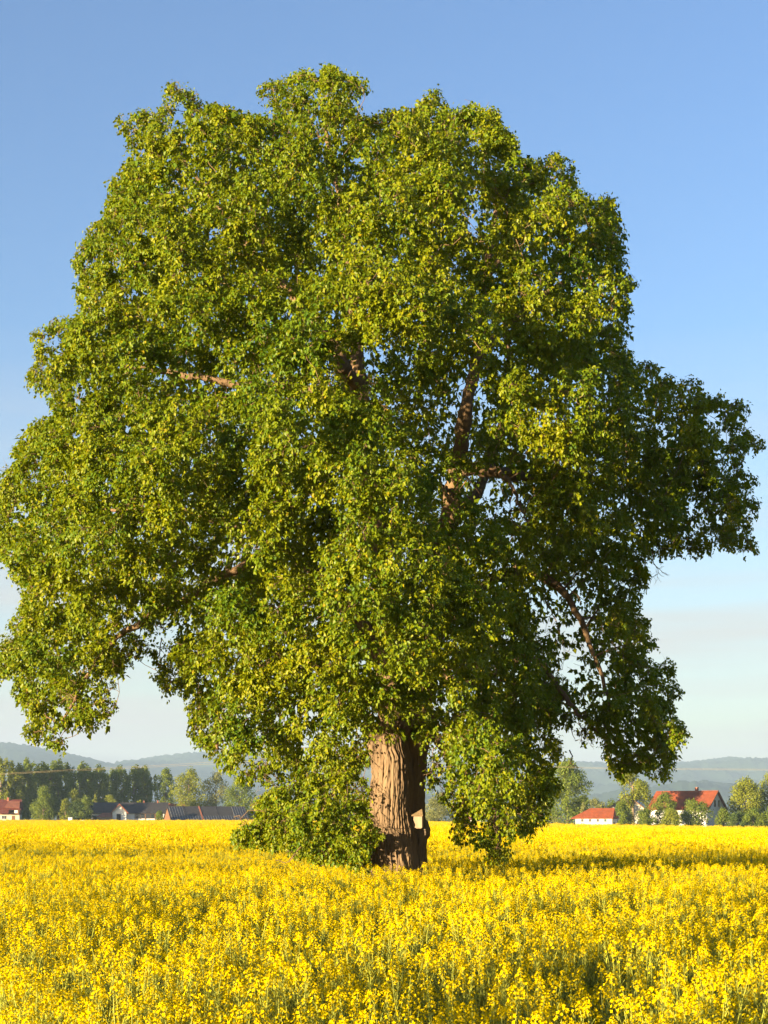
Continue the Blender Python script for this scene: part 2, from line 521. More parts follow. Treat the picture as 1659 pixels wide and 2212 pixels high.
def jgrid(step):
    xs = np.arange(-40, 1680, step); ys = np.arange(130, 1890, step)
    X, Yg = np.meshgrid(xs, ys)
    X = X + (np.arange(len(ys))[:, None] % 2) * step / 2
    px = (X + rng.uniform(-.42, .42, X.shape) * step).ravel()
    py = (Yg + rng.uniform(-.42, .42, X.shape) * step).ravel()
    return px, py, poly_sd(px, py)


boughs = []   # centre, radius, number of leaves, leaf scale, tint


def add_tuft(c, rad, k, tint, out, r_=.13, nlv=92, sc=.72):
    """A bunch of rosettes of leaves on a short forked branch."""
    for _ in range(k):
        d_ = rng.normal(size=3) + .75 * out + np.array((0, 0, .30))
        d_ = d_ / np.linalg.norm(d_)
        rr_ = rad * rng.uniform(.45, 1.15)
        r1_ = r_ * rng.uniform(.75, 1.25)
        boughs.append((c + d_ * rr_, r1_, int(nlv * (r1_ / .13) ** 1.5), sc, tint + rng.normal(0, .05)))


AXC = P(850, 1150, Y0)
px, py, e = jgrid(55)
hd, hj = dome(px, py)
k = (e > 26) & ~in_void(px, py) & ((hd > .2) | (rng.random(len(e)) < .35))
px, py, e, hd, hj = px[k], py[k], e[k], hd[k], hj[k]
fd = front_depth(px, py, e)
for a, b, c, d, j in zip(px, py, e, fd, hj):
    p_ = P(a, b, Y0 - d + rng.normal(0, .32))
    o_ = (p_ - AXC) * np.array((1, 1, .7)); o_ = o_ / np.linalg.norm(o_)
    add_tuft(p_, rng.uniform(.17, .34), rng.integers(5, 9), MASS[j, 5] + rng.normal(0, .08), o_)
# tufts that carry the outline, one at every outward corner and more between
for i_ in range(len(POLY)):
    a, b, c = POLY[i_ - 1], POLY[i_], POLY[(i_ + 1) % len(POLY)]
    spots = [(b, 14)]
    L_ = np.linalg.norm(c - b)
    for t_ in np.arange(rng.uniform(30, 50), L_, 52.0):
        spots.append((b + (c - b) * t_ / L_, 24))
    for (q_, ins_) in spots:
        n_ = np.array((c - a)[::-1]) * np.array((1, -1)); n_ = n_ / np.linalg.norm(n_)
        if poly_sd(np.array([q_[0] + n_[0] * 8]), np.array([q_[1] + n_[1] * 8]))[0] > poly_sd(np.array([q_[0] - n_[0] * 8]), np.array([q_[1] - n_[1] * 8]))[0]: n_ = -n_
        q2 = q_ - n_ * rng.uniform(.6, 1.5) * ins_
        back = 2.2 * math.exp(-((q2[0] - 1470) / 200) ** 2 - ((q2[1] - 1000) / 200) ** 2)
        for dd_ in (rng.normal(-.3, .35), rng.normal(.5, .4)):
            add_tuft(P(q2[0], q2[1], Y0 + back + dd_), rng.uniform(.10, .22), rng.integers(3, 6), rng.normal(.03, .09), np.array((n_[0], -.3, -n_[1])), .10, 60)
for (a, b, c) in ((785, 1805, -.5), (770, 1845, -.5), (700, 1845, -.9), (640, 1815, -.8), (575, 1800, -.6), (530, 1803, -.5), (600, 1760, -.5), (670, 1790, -1.0), (740, 1790, -1.0), (580, 1715, -.3), (700, 1700, -.9), (770, 1720, -.6)):
    add_tuft(P(a, b, Y0 + c), .2, 6, .02, np.array((-.3, -.6, 0)))
# second front layer, a little further in; darker tint puts shade into its leaf colour
px, py, e = jgrid(80)
k = (e > 45) & ~in_void(px, py)
px, py, e = px[k], py[k], e[k]
fd = front_depth(px, py, e) - .7 * dome(px, py)[0] - rng.uniform(.7, 1.4, len(e))
for a, b, c, d in zip(px, py, e, fd):
    boughs.append((P(a, b, Y0 - d), 0.45 * rng.uniform(.8, 1.2), 290, .95, rng.normal(-.08, .08)))
# middle
px, py, e = jgrid(90)
k = (e > 60) & (rng.random(len(e)) < 0.95) & ~in_void(px, py)
px, py, e = px[k], py[k], e[k]
for a, b, c in zip(px, py, e):
    boughs.append((P(a, b, Y0 + rng.uniform(-.8, 1.6)), 0.6 * rng.uniform(.8, 1.2), 330, 1.55, rng.normal(-.1, .08)))
# back shell
px, py, e = jgrid(78)
k = (e > 30)
px, py, e = px[k], py[k], e[k]
q = np.clip(e / 430, 0, 1)
bd = 4.0 * np.sqrt(1 - (1 - q) ** 2) + 1.4 * (vnoise(px / 130, py / 150, 15) - .5)
for a, b, c, d in zip(px, py, e, bd):
    boughs.append((P(a, b, Y0 + d), min(0.26 + 0.003 * c, 0.6), 230, 1.55, rng.normal(-.05, .08)))
NB = len(boughs)
BC = np.array([b[0] for b in boughs]); BR = np.array([b[1] for b in boughs])
BN = np.array([b[2] for b in boughs]); BS = np.array([b[3] for b in boughs]); BT = np.array([b[4] for b in boughs])

# shoots on the boughs
axis_pt = P(850, 1150, Y0)
per = 9
ns = np.maximum(BN // per, 1)
bi = np.repeat(np.arange(NB), ns)
outv = unit((BC - axis_pt) * np.array((1, 1, 0.6)))[bi]
n = len(bi)
d0 = unit(rng.normal(size=(n, 3)) + 0.55 * outv + np.array((0, 0, 0.30)))
sb = BC[bi] + d0 * (BR[bi] * rng.uniform(.4, 1.0, n))[:, None] * np.array((1.0, 1.0, 1.25))
sd = unit(d0 * 0.9 + rng.normal(size=(n, 3)) * 0.4 + 0.3 * outv + np.array((0, 0, -0.25)))
slen = rng.uniform(.5, 1.0, n) * np.clip(BR[bi], .12, .34)
st = BT[bi] + rng.normal(0, .05, n)
ssc = BS[bi]
sdir = d0
# loose sprays that roughen the outline
ring = []
A = POLY; B = np.roll(POLY, -1, 0)
for a, b in zip(A, B):
    L = np.linalg.norm(b - a)
    tdir = (b - a) / L
    nrm = np.array((tdir[1], -tdir[0]))
    if poly_sd(np.array([(a + b)[0] / 2 + nrm[0] * 6]), np.array([(a + b)[1] / 2 + nrm[1] * 6]))[0] > 0: nrm = -nrm
    for s in np.arange(0, L, 7.0):
        p = a + tdir * s - nrm * rng.uniform(10, 40)
        if rng.random() < 0.16:
            ring.append((p[0], p[1], nrm[0], nrm[1]))
ring = np.array(ring)
erng = rng.normal(0, .55, len(ring))
setback = -2.2 * np.exp(-((ring[:, 0] - 1470) / 200) ** 2 - ((ring[:, 1] - 1000) / 200) ** 2)
rb = np.stack([P(a, b, Y0 + dd) for a, b, dd in zip(ring[:, 0], ring[:, 1], erng - setback)])
rn = np.stack([ring[:, 2], rng.normal(0, .5, len(ring)), -ring[:, 3]], -1)
sb = np.r_[sb, rb]
sd = np.r_[sd, unit(rn + rng.normal(size=rn.shape) * 0.45 + np.array((0, 0, -.1)))]
slen = np.r_[slen, rng.uniform(.12, .34, len(ring))]
st = np.r_[st, rng.normal(0.02, .08, len(ring))]
ssc = np.r_[ssc, np.full(len(ring), .8)]
sdir = np.r_[sdir, unit(rn)]
n = len(sb)
# leaves on the shoots: base, axis, normal, size
li = np.repeat(np.arange(n), per)
lt = np.tile((np.arange(per) + 0.6) / per, n)
sag = np.array((0, 0, -1.0))
lp = sb[li] + sd[li] * (slen[li] * lt)[:, None] + sag * (0.30 * slen[li] * lt ** 2)[:, None]
nl = len(lp)
lax = unit(0.45 * sd[li] + 0.45 * rng.normal(size=(nl, 3)) + np.array((0, 0, -0.75)))
lno = sdir[li] * 1.0 + np.array((0, 0, 0.30)) + rng.normal(size=(nl, 3)) * 0.34
lno = unit(lno - lax * (lno * lax).sum(-1, keepdims=True))
lsd = np.cross(lax, lno)
lp = lp + lax * 0.016 + rng.normal(size=(nl, 3)) * 0.012
ll = rng.uniform(.055, .092, nl) * ssc[li]
lw = ll * rng.uniform(.60, .78, nl)
ltn = np.clip(0.45 + st[li] + rng.normal(0, .19, nl), 0, 0.86)
yel = rng.random(nl) < 0.012
ltn[yel] = rng.uniform(.9, 1.0, yel.sum())
keep = lp[:, 2] > 1.25
_gx, _gy = np.meshgrid(np.arange(-100, 1801, 8.0), np.arange(80, 1961, 8.0))
_sd = poly_sd(_gx.ravel(), _gy.ravel()).reshape(_gx.shape)
# keep the face of the stem clear
tpx = lp[:, 0] / lp[:, 1] * F + 829.5; tpy = HOR - (lp[:, 2] - EYE) / lp[:, 1] * F
clear = (tpx > 803) & (tpx < 905) & (tpy > 1605) & (lp[:, 1] < Y0 + .4) & (np.abs(tpx - 808) + np.abs(tpy - 1805) > 26)
keep &= ~clear
for (bx, by, rx, ry) in VOID:
    keep &= ~((((tpx - bx) / (rx * .95)) ** 2 + ((tpy - by) / (ry * .95)) ** 2 < 1) & (lp[:, 1] < Y0 + .6) & (rng.random(nl) < .8))
# the evening sun reaches the stem through a gap in the boughs
_h = np.array((to_sun.x, to_sun.y)); _h = _h / np.linalg.norm(_h)
_rel = lp[:, :2] - np.array((P(845, 0, Y0)[0], Y0))
_al = _rel @ _h; _pe = _rel[:, 0] * _h[1] - _rel[:, 1] * _h[0]
_zh = lp[:, 2] - _al * math.tan(SUN_EL)
keep &= ~((_al > .3) & (np.abs(_pe) < .62) & (_zh > 1.95) & (_zh < 3.7) & (rng.random(nl) < .95))
_tf = tuft(_gx.ravel().astype(float), _gy.ravel().astype(float))[0].reshape(_gx.shape)
tuft_at = _tf[np.clip(((tpy - 80) / 8).astype(int), 0, _sd.shape[0] - 1), np.clip(((tpx + 100) / 8).astype(int), 0, _sd.shape[1] - 1)]
keep &= _sd[np.clip(((tpy - 80) / 8).astype(int), 0, _sd.shape[0] - 1), np.clip(((tpx + 100) / 8).astype(int), 0, _sd.shape[1] - 1)] > rng.normal(-16, 5, nl)
lcoarse = ssc[li] > 1.2
lp, lax, lno, lsd, ll, lw, ltn, lcoarse = [a[keep] for a in (lp, lax, lno, lsd, ll, lw, ltn, lcoarse)]
nl = len(lp)
fold = rng.uniform(.05, .28, nl); curl = rng.uniform(-.05, .28, nl)


def leaf_verts(p, ax, no, sd_, L, Wd, fo, cu):
    c = lambda x: x[:, None]
    h = c(Wd * fo)
    b = p
    r1 = p + ax * c(L * .30) + sd_ * c(Wd * .50) + no * h
    r2 = p + ax * c(L * .68) + sd_ * c(Wd * .38) + no * (h * .8) - no * c(L * cu * .4)
    t = p + ax * c(L) - no * c(L * cu)
    l2 = p + ax * c(L * .68) - sd_ * c(Wd * .38) + no * (h * .8) - no * c(L * cu * .4)
    l1 = p + ax * c(L * .30) - sd_ * c(Wd * .50) + no * h
    return np.stack([b, r1, r2, t, l2, l1], 1)


near = np.argsort(lp[:, 1])[:300]
mask = np.ones(nl, bool); mask[near] = False
V = leaf_verts(lp, lax, lno, lsd, ll, lw, fold, curl)
tree = empty('pear_tree', tuple(P(855, 0, Y0) * np.array((1, 1, 0))))
tag(tree, 'huge old pear tree with broad drooping crown standing alone in the yellow field', 'tree')
T0 = np.array(tree.location)
fine = mask & ~lcoarse; rough_ = mask & lcoarse
nf_, nr_ = int(fine.sum()), int(rough_.sum())
Vm = np.r_[V[fine].reshape(-1, 3), V[rough_][:, [0, 1, 3, 5]].reshape(-1, 3)] - T0     # leaves deep inside: one face each
lq = np.r_[(np.arange(nf_)[:, None, None] * 6 + np.array([[0, 1, 2, 3], [0, 3, 4, 5]])[None]).reshape(-1), nf_ * 6 + np.arange(nr_ * 4)]
fo_ = link('foliage', mesh_np('foliage', Vm, lq, np.full(nf_ * 2 + nr_, 4), [M['leaf']], attr=np.r_[np.repeat(ltn[fine], 6), np.repeat(ltn[rough_], 4)]), tree)
fo_['kind'] = 'stuff'
LEAFM = [mesh_np('leaf', leaf_verts(np.zeros((1, 3)), np.array([[0, 0, -1.]]), np.array([[0, -1., 0]]), np.array([[1., 0, 0]]), np.array([.075]), np.array([.052]),
                                    np.array([f_]), np.array([c_]))[0], np.array([0, 1, 2, 3, 0, 3, 4, 5]), np.array([4, 4]), [M['leaf']], attr=np.full(6, tn))
         for f_, c_, tn in ((.1, .1, .35), (.2, .2, .5), (.15, 0.05, .6), (.25, .15, .45))]
for j, i in enumerate(near):
    o = link('leaf', LEAFM[j % 4], tree)
    s = ll[i] / .075
    o.matrix_local = Matrix.Translation(lp[i] - T0) @ Matrix((lsd[i], -lno[i], -lax[i])).transposed().to_4x4() @ Matrix.Scale(s, 4)

# limbs: hand-placed main ones (picture position, depth), then a branch to every bough
LIMBS = [
    ([(848,1610,0),(842,1450,-.1),(825,1250,-.2),(800,1020,-.4),(778,840,-.8),(762,700,-.6),(742,470,-.2),(705,280,0)], .27, .04),
    ([(893,1610,.25),(925,1400,.3),(965,1150,.2),(990,1000,-.3),(1008,880,-.9),(1028,770,-.7),(1050,600,-.3),(1080,400,0)], .22, .04),
    ([(842,1450,0),(740,1290,-.4),(600,1180,-.7),(430,1110,-.6),(220,1100,-.2)], .16, .03),
    ([(925,1400,.3),(1040,1270,.6),(1140,1235,.7),(1225,1290,.6),(1285,1420,.4),(1330,1570,.2)], .13, .02),
    ([(985,1010,-.3),(1070,1018,-.6),(1150,1030,.2),(1280,1035,1.4),(1420,1010,2.2),(1580,1040,2.4)], .12, .02),
    ([(780,850,-.8),(650,842,-.5),(490,828,-.4),(340,800,-.2),(160,780,0)], .11, .02),
    ([(836,1540,-.1),(720,1450,-.6),(590,1430,-.9),(490,1560,-.8),(470,1620,-.7)], .12, .02),
    ([(832,1600,.3),(765,1650,.6),(700,1730,.3),(600,1790,-.2)], .08, .02),
    ([(900,1560,.1),(980,1640,-.5),(1060,1740,-1.0),(1075,1830,-1.1)], .09, .015),
    ([(600,1180,-.7),(400,1290,-.8),(230,1400,-.6),(130,1570,-.3)], .09, .02),
    ([(800,1020,-.4),(740,960,-1.0),(640,980,-2.2),(560,1080,-3.0)], .08, .02),
    ([(965,1150,.2),(990,1080,-1.2),(960,1060,-2.0),(1022,1142,-2.4)], .06, .015),
    ([(1070,1018,-.6),(1100,1040,-1.4),(1120,1085,-1.8),(1141,1132,-1.9)], .05, .012),
    ([(1028,770,-.7),(1100,700,-.4),(1200,620,-.2),(1300,560,0)], .09, .02),
    ([(778,840,-.8),(700,720,-.6),(560,560,-.4),(400,350,0)], .12, .02),
    ([(1050,600,-.3),(1120,520,.2),(1210,430,.2)], .07, .02),
    ([(925,1400,.3),(1000,1480,-.4),(1150,1420,.3),(1230,1520,.3),(1310,1600,.2)], .10, .02),
    ([(778,840,-.8),(745,800,-1.5),(735,790,-1.9)], .13, .11),
    ([(965,1150,.2),(900,1180,1.6),(800,1000,2.6),(700,800,3.0)], .12, .02),
    ([(965,1150,.2),(1060,1000,1.9),(1100,800,2.6),(1080,620,2.8)], .12, .02),
]


def spline(pts, k=6):
    pts = np.array(pts, float)
    p = np.r_[[2 * pts[0] - pts[1]], pts, [2 * pts[-1] - pts[-2]]]
    o = []
    for i in range(1, len(p) - 2):
        for t in np.linspace(0, 1, k, endpoint=False):
            o.append(0.5 * (2 * p[i] + (p[i + 1] - p[i - 1]) * t + (2 * p[i - 1] - 5 * p[i] + 4 * p[i + 1] - p[i + 2]) * t * t + (3 * p[i] - p[i - 1] - 3 * p[i + 1] + p[i + 2]) * t ** 3))
    o.append(pts[-1])
    return np.array(o)


nodes = []; nrad = []
for pts, r0, r1 in LIMBS:
    w = np.array([P(a, b, Y0 + c) for a, b, c in pts])
    s = spline(w, 7)
    wob = rng.normal(0, .018, s.shape); wob[0] = 0
    s = s + wob
    rr = np.linspace(r0, r1, len(s)) * rng.uniform(.88, 1.12, len(s))
    MB().tube(s - T0, rr, 10).build('limb', M['limb'], tree, smooth=True)
    nodes += list(s); nrad += list(rr)
NN = np.array(nodes); NR = np.array(nrad)
order = np.argsort(np.linalg.norm(BC - P(850, 1300, Y0), axis=1))
br = MB()
trunk_top = P(855, 1560, Y0)
NDT = np.linalg.norm(NN - trunk_top, axis=1)
for i in order:
    c = BC[i]
    d = np.linalg.norm(NN - c, axis=1)
    cost = d + 0.25 * NDT
    j = int(np.argmin(cost))
    a = NN[j]; L = d[j]
    if L < .12: continue
    mid = (a + c) / 2 + np.array((0, 0, .14 * L)) + rng.normal(0, .06 * L, 3)
    ts = np.linspace(0, 1, max(4, int(L / .3)))[:, None]
    s = (1 - ts) ** 2 * a + 2 * ts * (1 - ts) * mid + ts ** 2 * c
    s[1:-1] += rng.normal(0, .025, s[1:-1].shape)
    r0 = min(NR[j] * .7, .012 + .016 * L)
    rr = np.linspace(r0, .006, len(s))
    br.tube(s - T0, rr, 5, cap=False)
    NN = np.r_[NN, s[1:]]; NR = np.r_[NR, rr[1:]]; NDT = np.r_[NDT, np.linalg.norm(s[1:] - trunk_top, axis=1) + .3]
b_ = br.build('branches', M['limb'], tree, smooth=True); b_['kind'] = 'stuff'

# twigs under the leaves: one thin spike each for part of the shoots
sel = np.where(rng.random(n) < .35)[0]
tb = sb[sel] - sd[sel] * .10; te = sb[sel] + sd[sel] * (slen[sel] * .8)[:, None] + sag * (.2 * slen[sel])[:, None]
u = unit(np.cross(te - tb, np.array((.2, .9, .4)))); w = unit(np.cross(te - tb, u))
rad = .004
tv = np.stack([tb + u * rad, tb - u * rad * .5 + w * rad * .87, tb - u * rad * .5 - w * rad * .87, te], 1)
okt = te[:, 2] > 1.3
tv = tv[okt].reshape(-1, 3) - T0
kq = (np.arange(okt.sum())[:, None, None] * 4 + np.array([[0, 1, 3], [1, 2, 3], [2, 0, 3]])[None]).reshape(-1)
tw = link('twigs', mesh_np('twigs', tv, kq, np.full(okt.sum() * 3, 3), [M['limb']]), tree)
tw['kind'] = 'stuff'

# bare dead twigs that hang in the gaps
dead = MB()


def dead_twig(p, d, L, r, depth=0):
    pts = [p]
    for _ in range(6):
        d = unit(d + rng.normal(0, .28, 3) + np.array((0, 0, -.06)))
        pts.append(pts[-1] + d * L / 6)
    dead.tube(np.array(pts) - T0, np.linspace(r, r * .35, 7), 4, cap=False)
    if depth < 2:
        for q in pts[2:]:
            if rng.random() < .75:
                dead_twig(q, unit(d * .6 + rng.normal(0, .6, 3)), L * rng.uniform(.35, .6), r * .55, depth + 1)


for (a, b, dd, dx, dz, L) in [(1150,930,-2.4,.1,-1,.6),(1175,920,-2.5,.2,-1,.7),(1160,900,-2.4,-.1,-1,.6),(1105,1050,-1.8,.3,-1,.8),(1125,1080,-1.7,.1,-1,.6),
                              (1390,1190,1.2,.2,-1,.5),(1410,1190,1.4,.3,-1,.45),(1250,1560,.3,.3,-1,.5),(1265,1530,.3,.4,-1,.6),(1235,1570,.3,0,-1,.5),
                              (350,1380,-.4,-.1,-1,.6),(365,1400,-.4,.1,-1,.5),(880,1010,-4.0,.1,-1,.4),(690,1200,-3.4,.1,-1,.4),(1190,1250,.6,.4,-.2,.9),(1180,1300,.6,.5,-.3,.9),
                              (1150,1250,.6,.6,.1,.7),(770,1110,-3.6,-.2,-1,.4),(560,1650,-.8,0,-1,.3),(1230,1620,.5,.2,-1,.4),(700,1700,-1.2,.4,-.5,.6),(650,1830,-1.5,-.5,-.5,.4)]:
    dead_twig(P(a, b, Y0 + dd), unit(np.array((dx, rng.normal(0, .3), dz))), L, .012)
dt = dead.build('dead_twigs', M['limb'], tree); dt['kind'] = 'stuff'


# trunk: furrowed bark as geometry
def bark_column(name, prof, dy, m, nth, nz, seed, z0, z1, amp=.034, squash=1.0):
    """prof: rows of (py, left px, right px)."""
    prof = np.array(prof, float)
    z = np.linspace(z0, z1, nz)
    pyv = HOR - (z - EYE) / (Y0 + dy) * F
    lf = np.interp(pyv, prof[:, 0], prof[:, 1]); rt = np.interp(pyv, prof[:, 0], prof[:, 2])
    cx = ((lf + rt) / 2 - 829.5) * (Y0 + dy) / F; r = (rt - lf) / 2 * (Y0 + dy) / F
    th = np.linspace(0, 2 * math.pi, nth, endpoint=False)
    TH, Z = np.meshgrid(th, z)
    u1 = TH / (2 * math.pi)
    warp = vnoise(u1 * 6, Z * 1.3, seed + 9, wrap=6) * 1.6
    n1 = vnoise(u1 * 54 + warp, Z * 1.3, seed)          # not wrapped exactly: the seam is turned away
    n2 = vnoise(u1 * 90 + warp * 2, Z * 3.6, seed + 1)
    n3 = vnoise(u1 * 7, Z * 1.1, seed + 2, wrap=7)
    n4 = vnoise(u1 * 3, Z * 2.4, seed + 4, wrap=3)
    n5 = vnoise(u1 * 110, Z * 22.0, seed + 5)
    ridge = 1 - np.abs(2 * n1 - 1); ridge2 = 1 - np.abs(2 * n2 - 1)
    Rr = r[:, None] + amp * (.75 * ridge ** .7 + .45 * ridge2 - .8) + .07 * (n3 - .5) + .06 * (n4 - .5) + amp * .35 * (n5 - .5)
    X = cx[:, None] + Rr * np.cos(TH + math.pi / 2)
    Yc = Y0 + dy + Rr * squash * np.sin(TH + math.pi / 2)
    v = np.stack([X, Yc, Z], -1).reshape(-1, 3) - T0
    i = (np.arange(nth)[None, :] + np.arange(nz - 1)[:, None] * nth)
    j = (np.arange(nth)[None, :] + 1) % nth + np.arange(nz - 1)[:, None] * nth
    q = np.stack([i, j, j + nth, i + nth], -1).reshape(-1)
    return link(name, mesh_np(name, v, q, np.full(nth * (nz - 1), 4), [m], smooth=False), tree)


bark_column('trunk', [(1560,800,905),(1595,797,884),(1620,801,884),(1639,807,890),(1668,803,893),(1690,799,896),(1705,797,896),(1728,802,894),(1755,801,893),(1815,801,898),(1850,802,901),(1873,804,905),(1900,796,914),(1960,780,930),(2000,758,945)],
            0.0, M['bark'], 400, 190, 3, 0.0, 3.9, amp=.05)
bark_column('stem', [(1540,880,940),(1595,866,925),(1639,864,920),(1668,862,918),(1705,860,914),(1750,862,914),(1780,864,918),(1830,866,921),(1873,868,922),(1900,866,924),(2000,850,930)],
            .26, M['bark'], 150, 220, 43, 0.0, 4.1)
bark_column('burr', [(1746,894,900),(1758,890,912),(1775,884,924),(1790,880,930),(1805,880,931),(1812,882,926),(1830,884,921),(1855,886,919),(1880,886,912),(1900,884,908),(2000,880,910)],
            .12, M['oldwood'], 80, 110, 63, 0.0, 2.4, amp=.04, squash=.9)

# nest box on the right-hand stem
nb = empty('nest_box', tuple(P(904, 1788, Y0 - .13)), R(-14))
tag(nb, 'small pale wooden nest box with mossy peaked roof fixed to the trunk', 'nest box')
w2 = .078
MB().box(-w2, w2, -.07, -.052, 0, .195).build('front_panel', M['boxwood'], nb)
MB().box(-w2, -w2 + .016, -.051, .07, 0, .195).build('side_panel', M['boxwood'], nb)
MB().box(w2 - .016, w2, -.051, .07, 0, .195).build('side_panel', M['boxwood'], nb)
MB().box(-w2 + .017, w2 - .017, -.051, .09, -.012, .01).build('base_panel', M['boxwood'], nb)
MB().box(-.045, .045, .071, .115, -.03, .26).build('mounting_board', M['oldwood'], nb)
rf = MB()
rf.add([(-.105, -.105, .197), (.1, -.105, .197), (.1, .075, .197), (-.105, .075, .197), (.075, -.06, .325), (.088, .075, .325), (-.105, -.105, .215), (.1, -.105, .215), (.1, .075, .215), (-.105, .075, .215)],
       [(0, 3, 2, 1), (0, 1, 7, 6), (1, 2, 8, 7), (2, 3, 9, 8), (3, 0, 6, 9), (6, 7, 4), (7, 8, 5, 4), (8, 9, 5), (9, 6, 4, 5)])
rf.build('roof', M['boxroof'], nb)

# dry grass round the foot of the trunk
gn = 900
ga = rng.uniform(0, 2 * math.pi, gn); gr = rng.uniform(.45, 1.0, gn)
gx = P(855, 0, Y0)[0] + np.cos(ga) * gr; gy = Y0 + .1 + np.sin(ga) * gr
gb = np.stack([gx, gy, np.zeros(gn)], -1); gh = rng.uniform(.9, 1.55, gn)
gd = np.stack([rng.normal(0, .12, gn), rng.normal(0, .12, gn), np.ones(gn)], -1)
gs = unit(np.stack([np.cos(ga * 7), np.sin(ga * 7), np.zeros(gn)], -1)) * .006
gv = np.stack([gb - gs, gb + gs, gb + gd * (gh * .6)[:, None] + gs * .8, gb + gd * gh[:, None] + gd * np.array((1, 1, 0)) * .5, gb + gd * (gh * .6)[:, None] - gs * .8], 1).reshape(-1, 3)
gq = (np.arange(gn)[:, None] * 5 + np.array([0, 1, 2, 3, 4])[None]).reshape(-1)
gg = link('grass', mesh_np('grass', gv, gq, np.full(gn, 5), [M['drygrass']])); gg['kind'] = 'stuff'
tag(gg, 'dry tall grass round the foot of the pear trunk', 'grass')


# ------------------------------------------------------------------ rapeseed
def acc():
    return {'v': [], 'l': [], 's': [], 'n': 0}


def put(a, v, faces):
    a['v'].append(np.asarray(v, float))
    for f in faces:
        a['l'] += [a['n'] + i for i in f]; a['s'].append(len(f))
    a['n'] += len(v)


def thin_tube(a, pts, r):
    pts = np.array(pts, float); k = len(pts)
    r = np.linspace(r[0], r[1], k)
    ang = np.array((0, 2.094, 4.189))
    v = []
    for i in range(k):
        v += [pts[i] + r[i] * np.array((math.cos(t), math.sin(t), 0)) for t in ang]
    fs = []
    for i in range(k - 1):
        for j in range(3):
            p = i * 3 + j; q = i * 3 + (j + 1) % 3
            fs.append((p, q, q + 3, p + 3))
    put(a, v, fs)


def frame(d):
    d = d / np.linalg.norm(d)
    u = np.cross(d, (0.3, 0.2, 0.93)); u /= np.linalg.norm(u)
    return d, u, np.cross(d, u)


def flower(a, c, d, r, rg):
    d, u, w = frame(d)
    ph = rg.uniform(0, math.pi)
    for k in range(4):
        t = ph + k * math.pi / 2 + rg.normal(0, .12)
        e = math.cos(t) * u + math.sin(t) * w; s = -math.sin(t) * u + math.cos(t) * w
        cup = rg.uniform(.0, .5)
        tip = c + e * r + d * r * cup
        mid = c + e * r * .55 + d * r * cup * .35
        put(a, [c, mid + s * r * .42, tip + s * r * .25, tip - s * r * .25, mid - s * r * .42], [(0, 1, 2, 3, 4)])


def raceme(sa, fl, base, top, rg, nfl, rf_):
    """Pods and pedicels up the stalk, open flowers under the tip, buds on it."""
    ax = top - base; L = np.linalg.norm(ax); d, u, w = frame(ax)
    thin_tube(sa, [base, (base + top) / 2 + rg.normal(0, .006, 3), top], (.0034, .0018))
    for i in range(int(L * 95)):
        t = rg.uniform(.15, .86); g = rg.uniform(0, 6.283)
        e = math.cos(g) * u + math.sin(g) * w
        p = base + ax * t; ln = rg.uniform(.025, .06) * (1.15 - .5 * t)
        q = p + (e * .72 + d * .62) * ln
        sd_ = np.cross(e, d) * .0024
        put(sa, [p - sd_, p + sd_, q + sd_ * .6, q - sd_ * .6], [(0, 1, 2, 3)])
    for i in range(nfl):
        t = 1 - (i / nfl) ** 1.1 * .055 / max(L, .1)
        g = i * 2.4 + rg.normal(0, .3)
        e = math.cos(g) * u + math.sin(g) * w
        p = base + ax * t + e * (.010 + .027 * (i / nfl) ** .7) * rg.uniform(.7, 1.35) + d * rg.uniform(0, .016)
        flower(fl, p, e * .8 + d * (.9 - .5 * i / nfl), rf_ * rg.uniform(.8, 1.15), rg)
    for i in range(5):
        g = rg.uniform(0, 6.283); e = math.cos(g) * u + math.sin(g) * w
        p = top + e * .006 + d * .01
        put(fl, [p - u * .004, p + w * .004, p + u * .004, p - w * .004, p + d * .011], [(0, 1, 4), (1, 2, 4), (2, 3, 4), (3, 0, 4)])


def rape_plant(seed, nbr=5, nfl=16, rf_=.0080):
    rg = np.random.default_rng(seed)
    H = rg.uniform(1.10, 1.40)
    sa, lf, clusters = acc(), acc(), []
    lean = rg.normal(0, .05, 2)
    top = np.array((lean[0], lean[1], H))
    mb = np.array((lean[0] * .5, lean[1] * .5, H - rg.uniform(.22, .34)))
    thin_tube(sa, [(0, 0, 0), mb * np.array((.5, .5, .5)), mb], (.0075, .005))
    fl = acc(); raceme(sa, fl, mb, top, rg, nfl + 4, rf_); clusters.append(fl)
    for k in range(nbr):
        g = k * 2.4 + rg.normal(0, .4)
        zb = rg.uniform(.45, .95); r = rg.uniform(.09, .26)
        b0 = np.array((lean[0] * zb / H, lean[1] * zb / H, zb))
        tz = H - rg.uniform(.0, .26)
        tp = np.array((math.cos(g) * r + lean[0], math.sin(g) * r + lean[1], tz))
        ms = b0 + (tp - b0) * .5 + np.array((math.cos(g), math.sin(g), -.2)) * .03
        thin_tube(sa, [b0, b0 * .5 + ms * .5 + rg.normal(0, .008, 3), ms], (.0042, .0036))
        fl = acc(); raceme(sa, fl, ms, tp, rg, int(nfl * rg.uniform(.6, 1.1)), rf_ * rg.uniform(.85, 1.05)); clusters.append(fl)
    for k in range(7):                                     # leaves low on the stem
        g = rg.uniform(0, 6.283); zb = rg.uniform(.25, .9); L = rg.uniform(.08, .17) * (1.2 - zb * .5)
        e = np.array((math.cos(g), math.sin(g), .35)); s_ = np.array((-math.sin(g), math.cos(g), 0)) * L * .16
        p = np.array((0, 0, zb))
        put(lf, [p, p + e * L * .5 + s_, p + e * L + np.array((0, 0, -.3 * L)), p + e * L * .5 - s_], [(0, 1, 2, 3)])
    return sa, lf, clusters


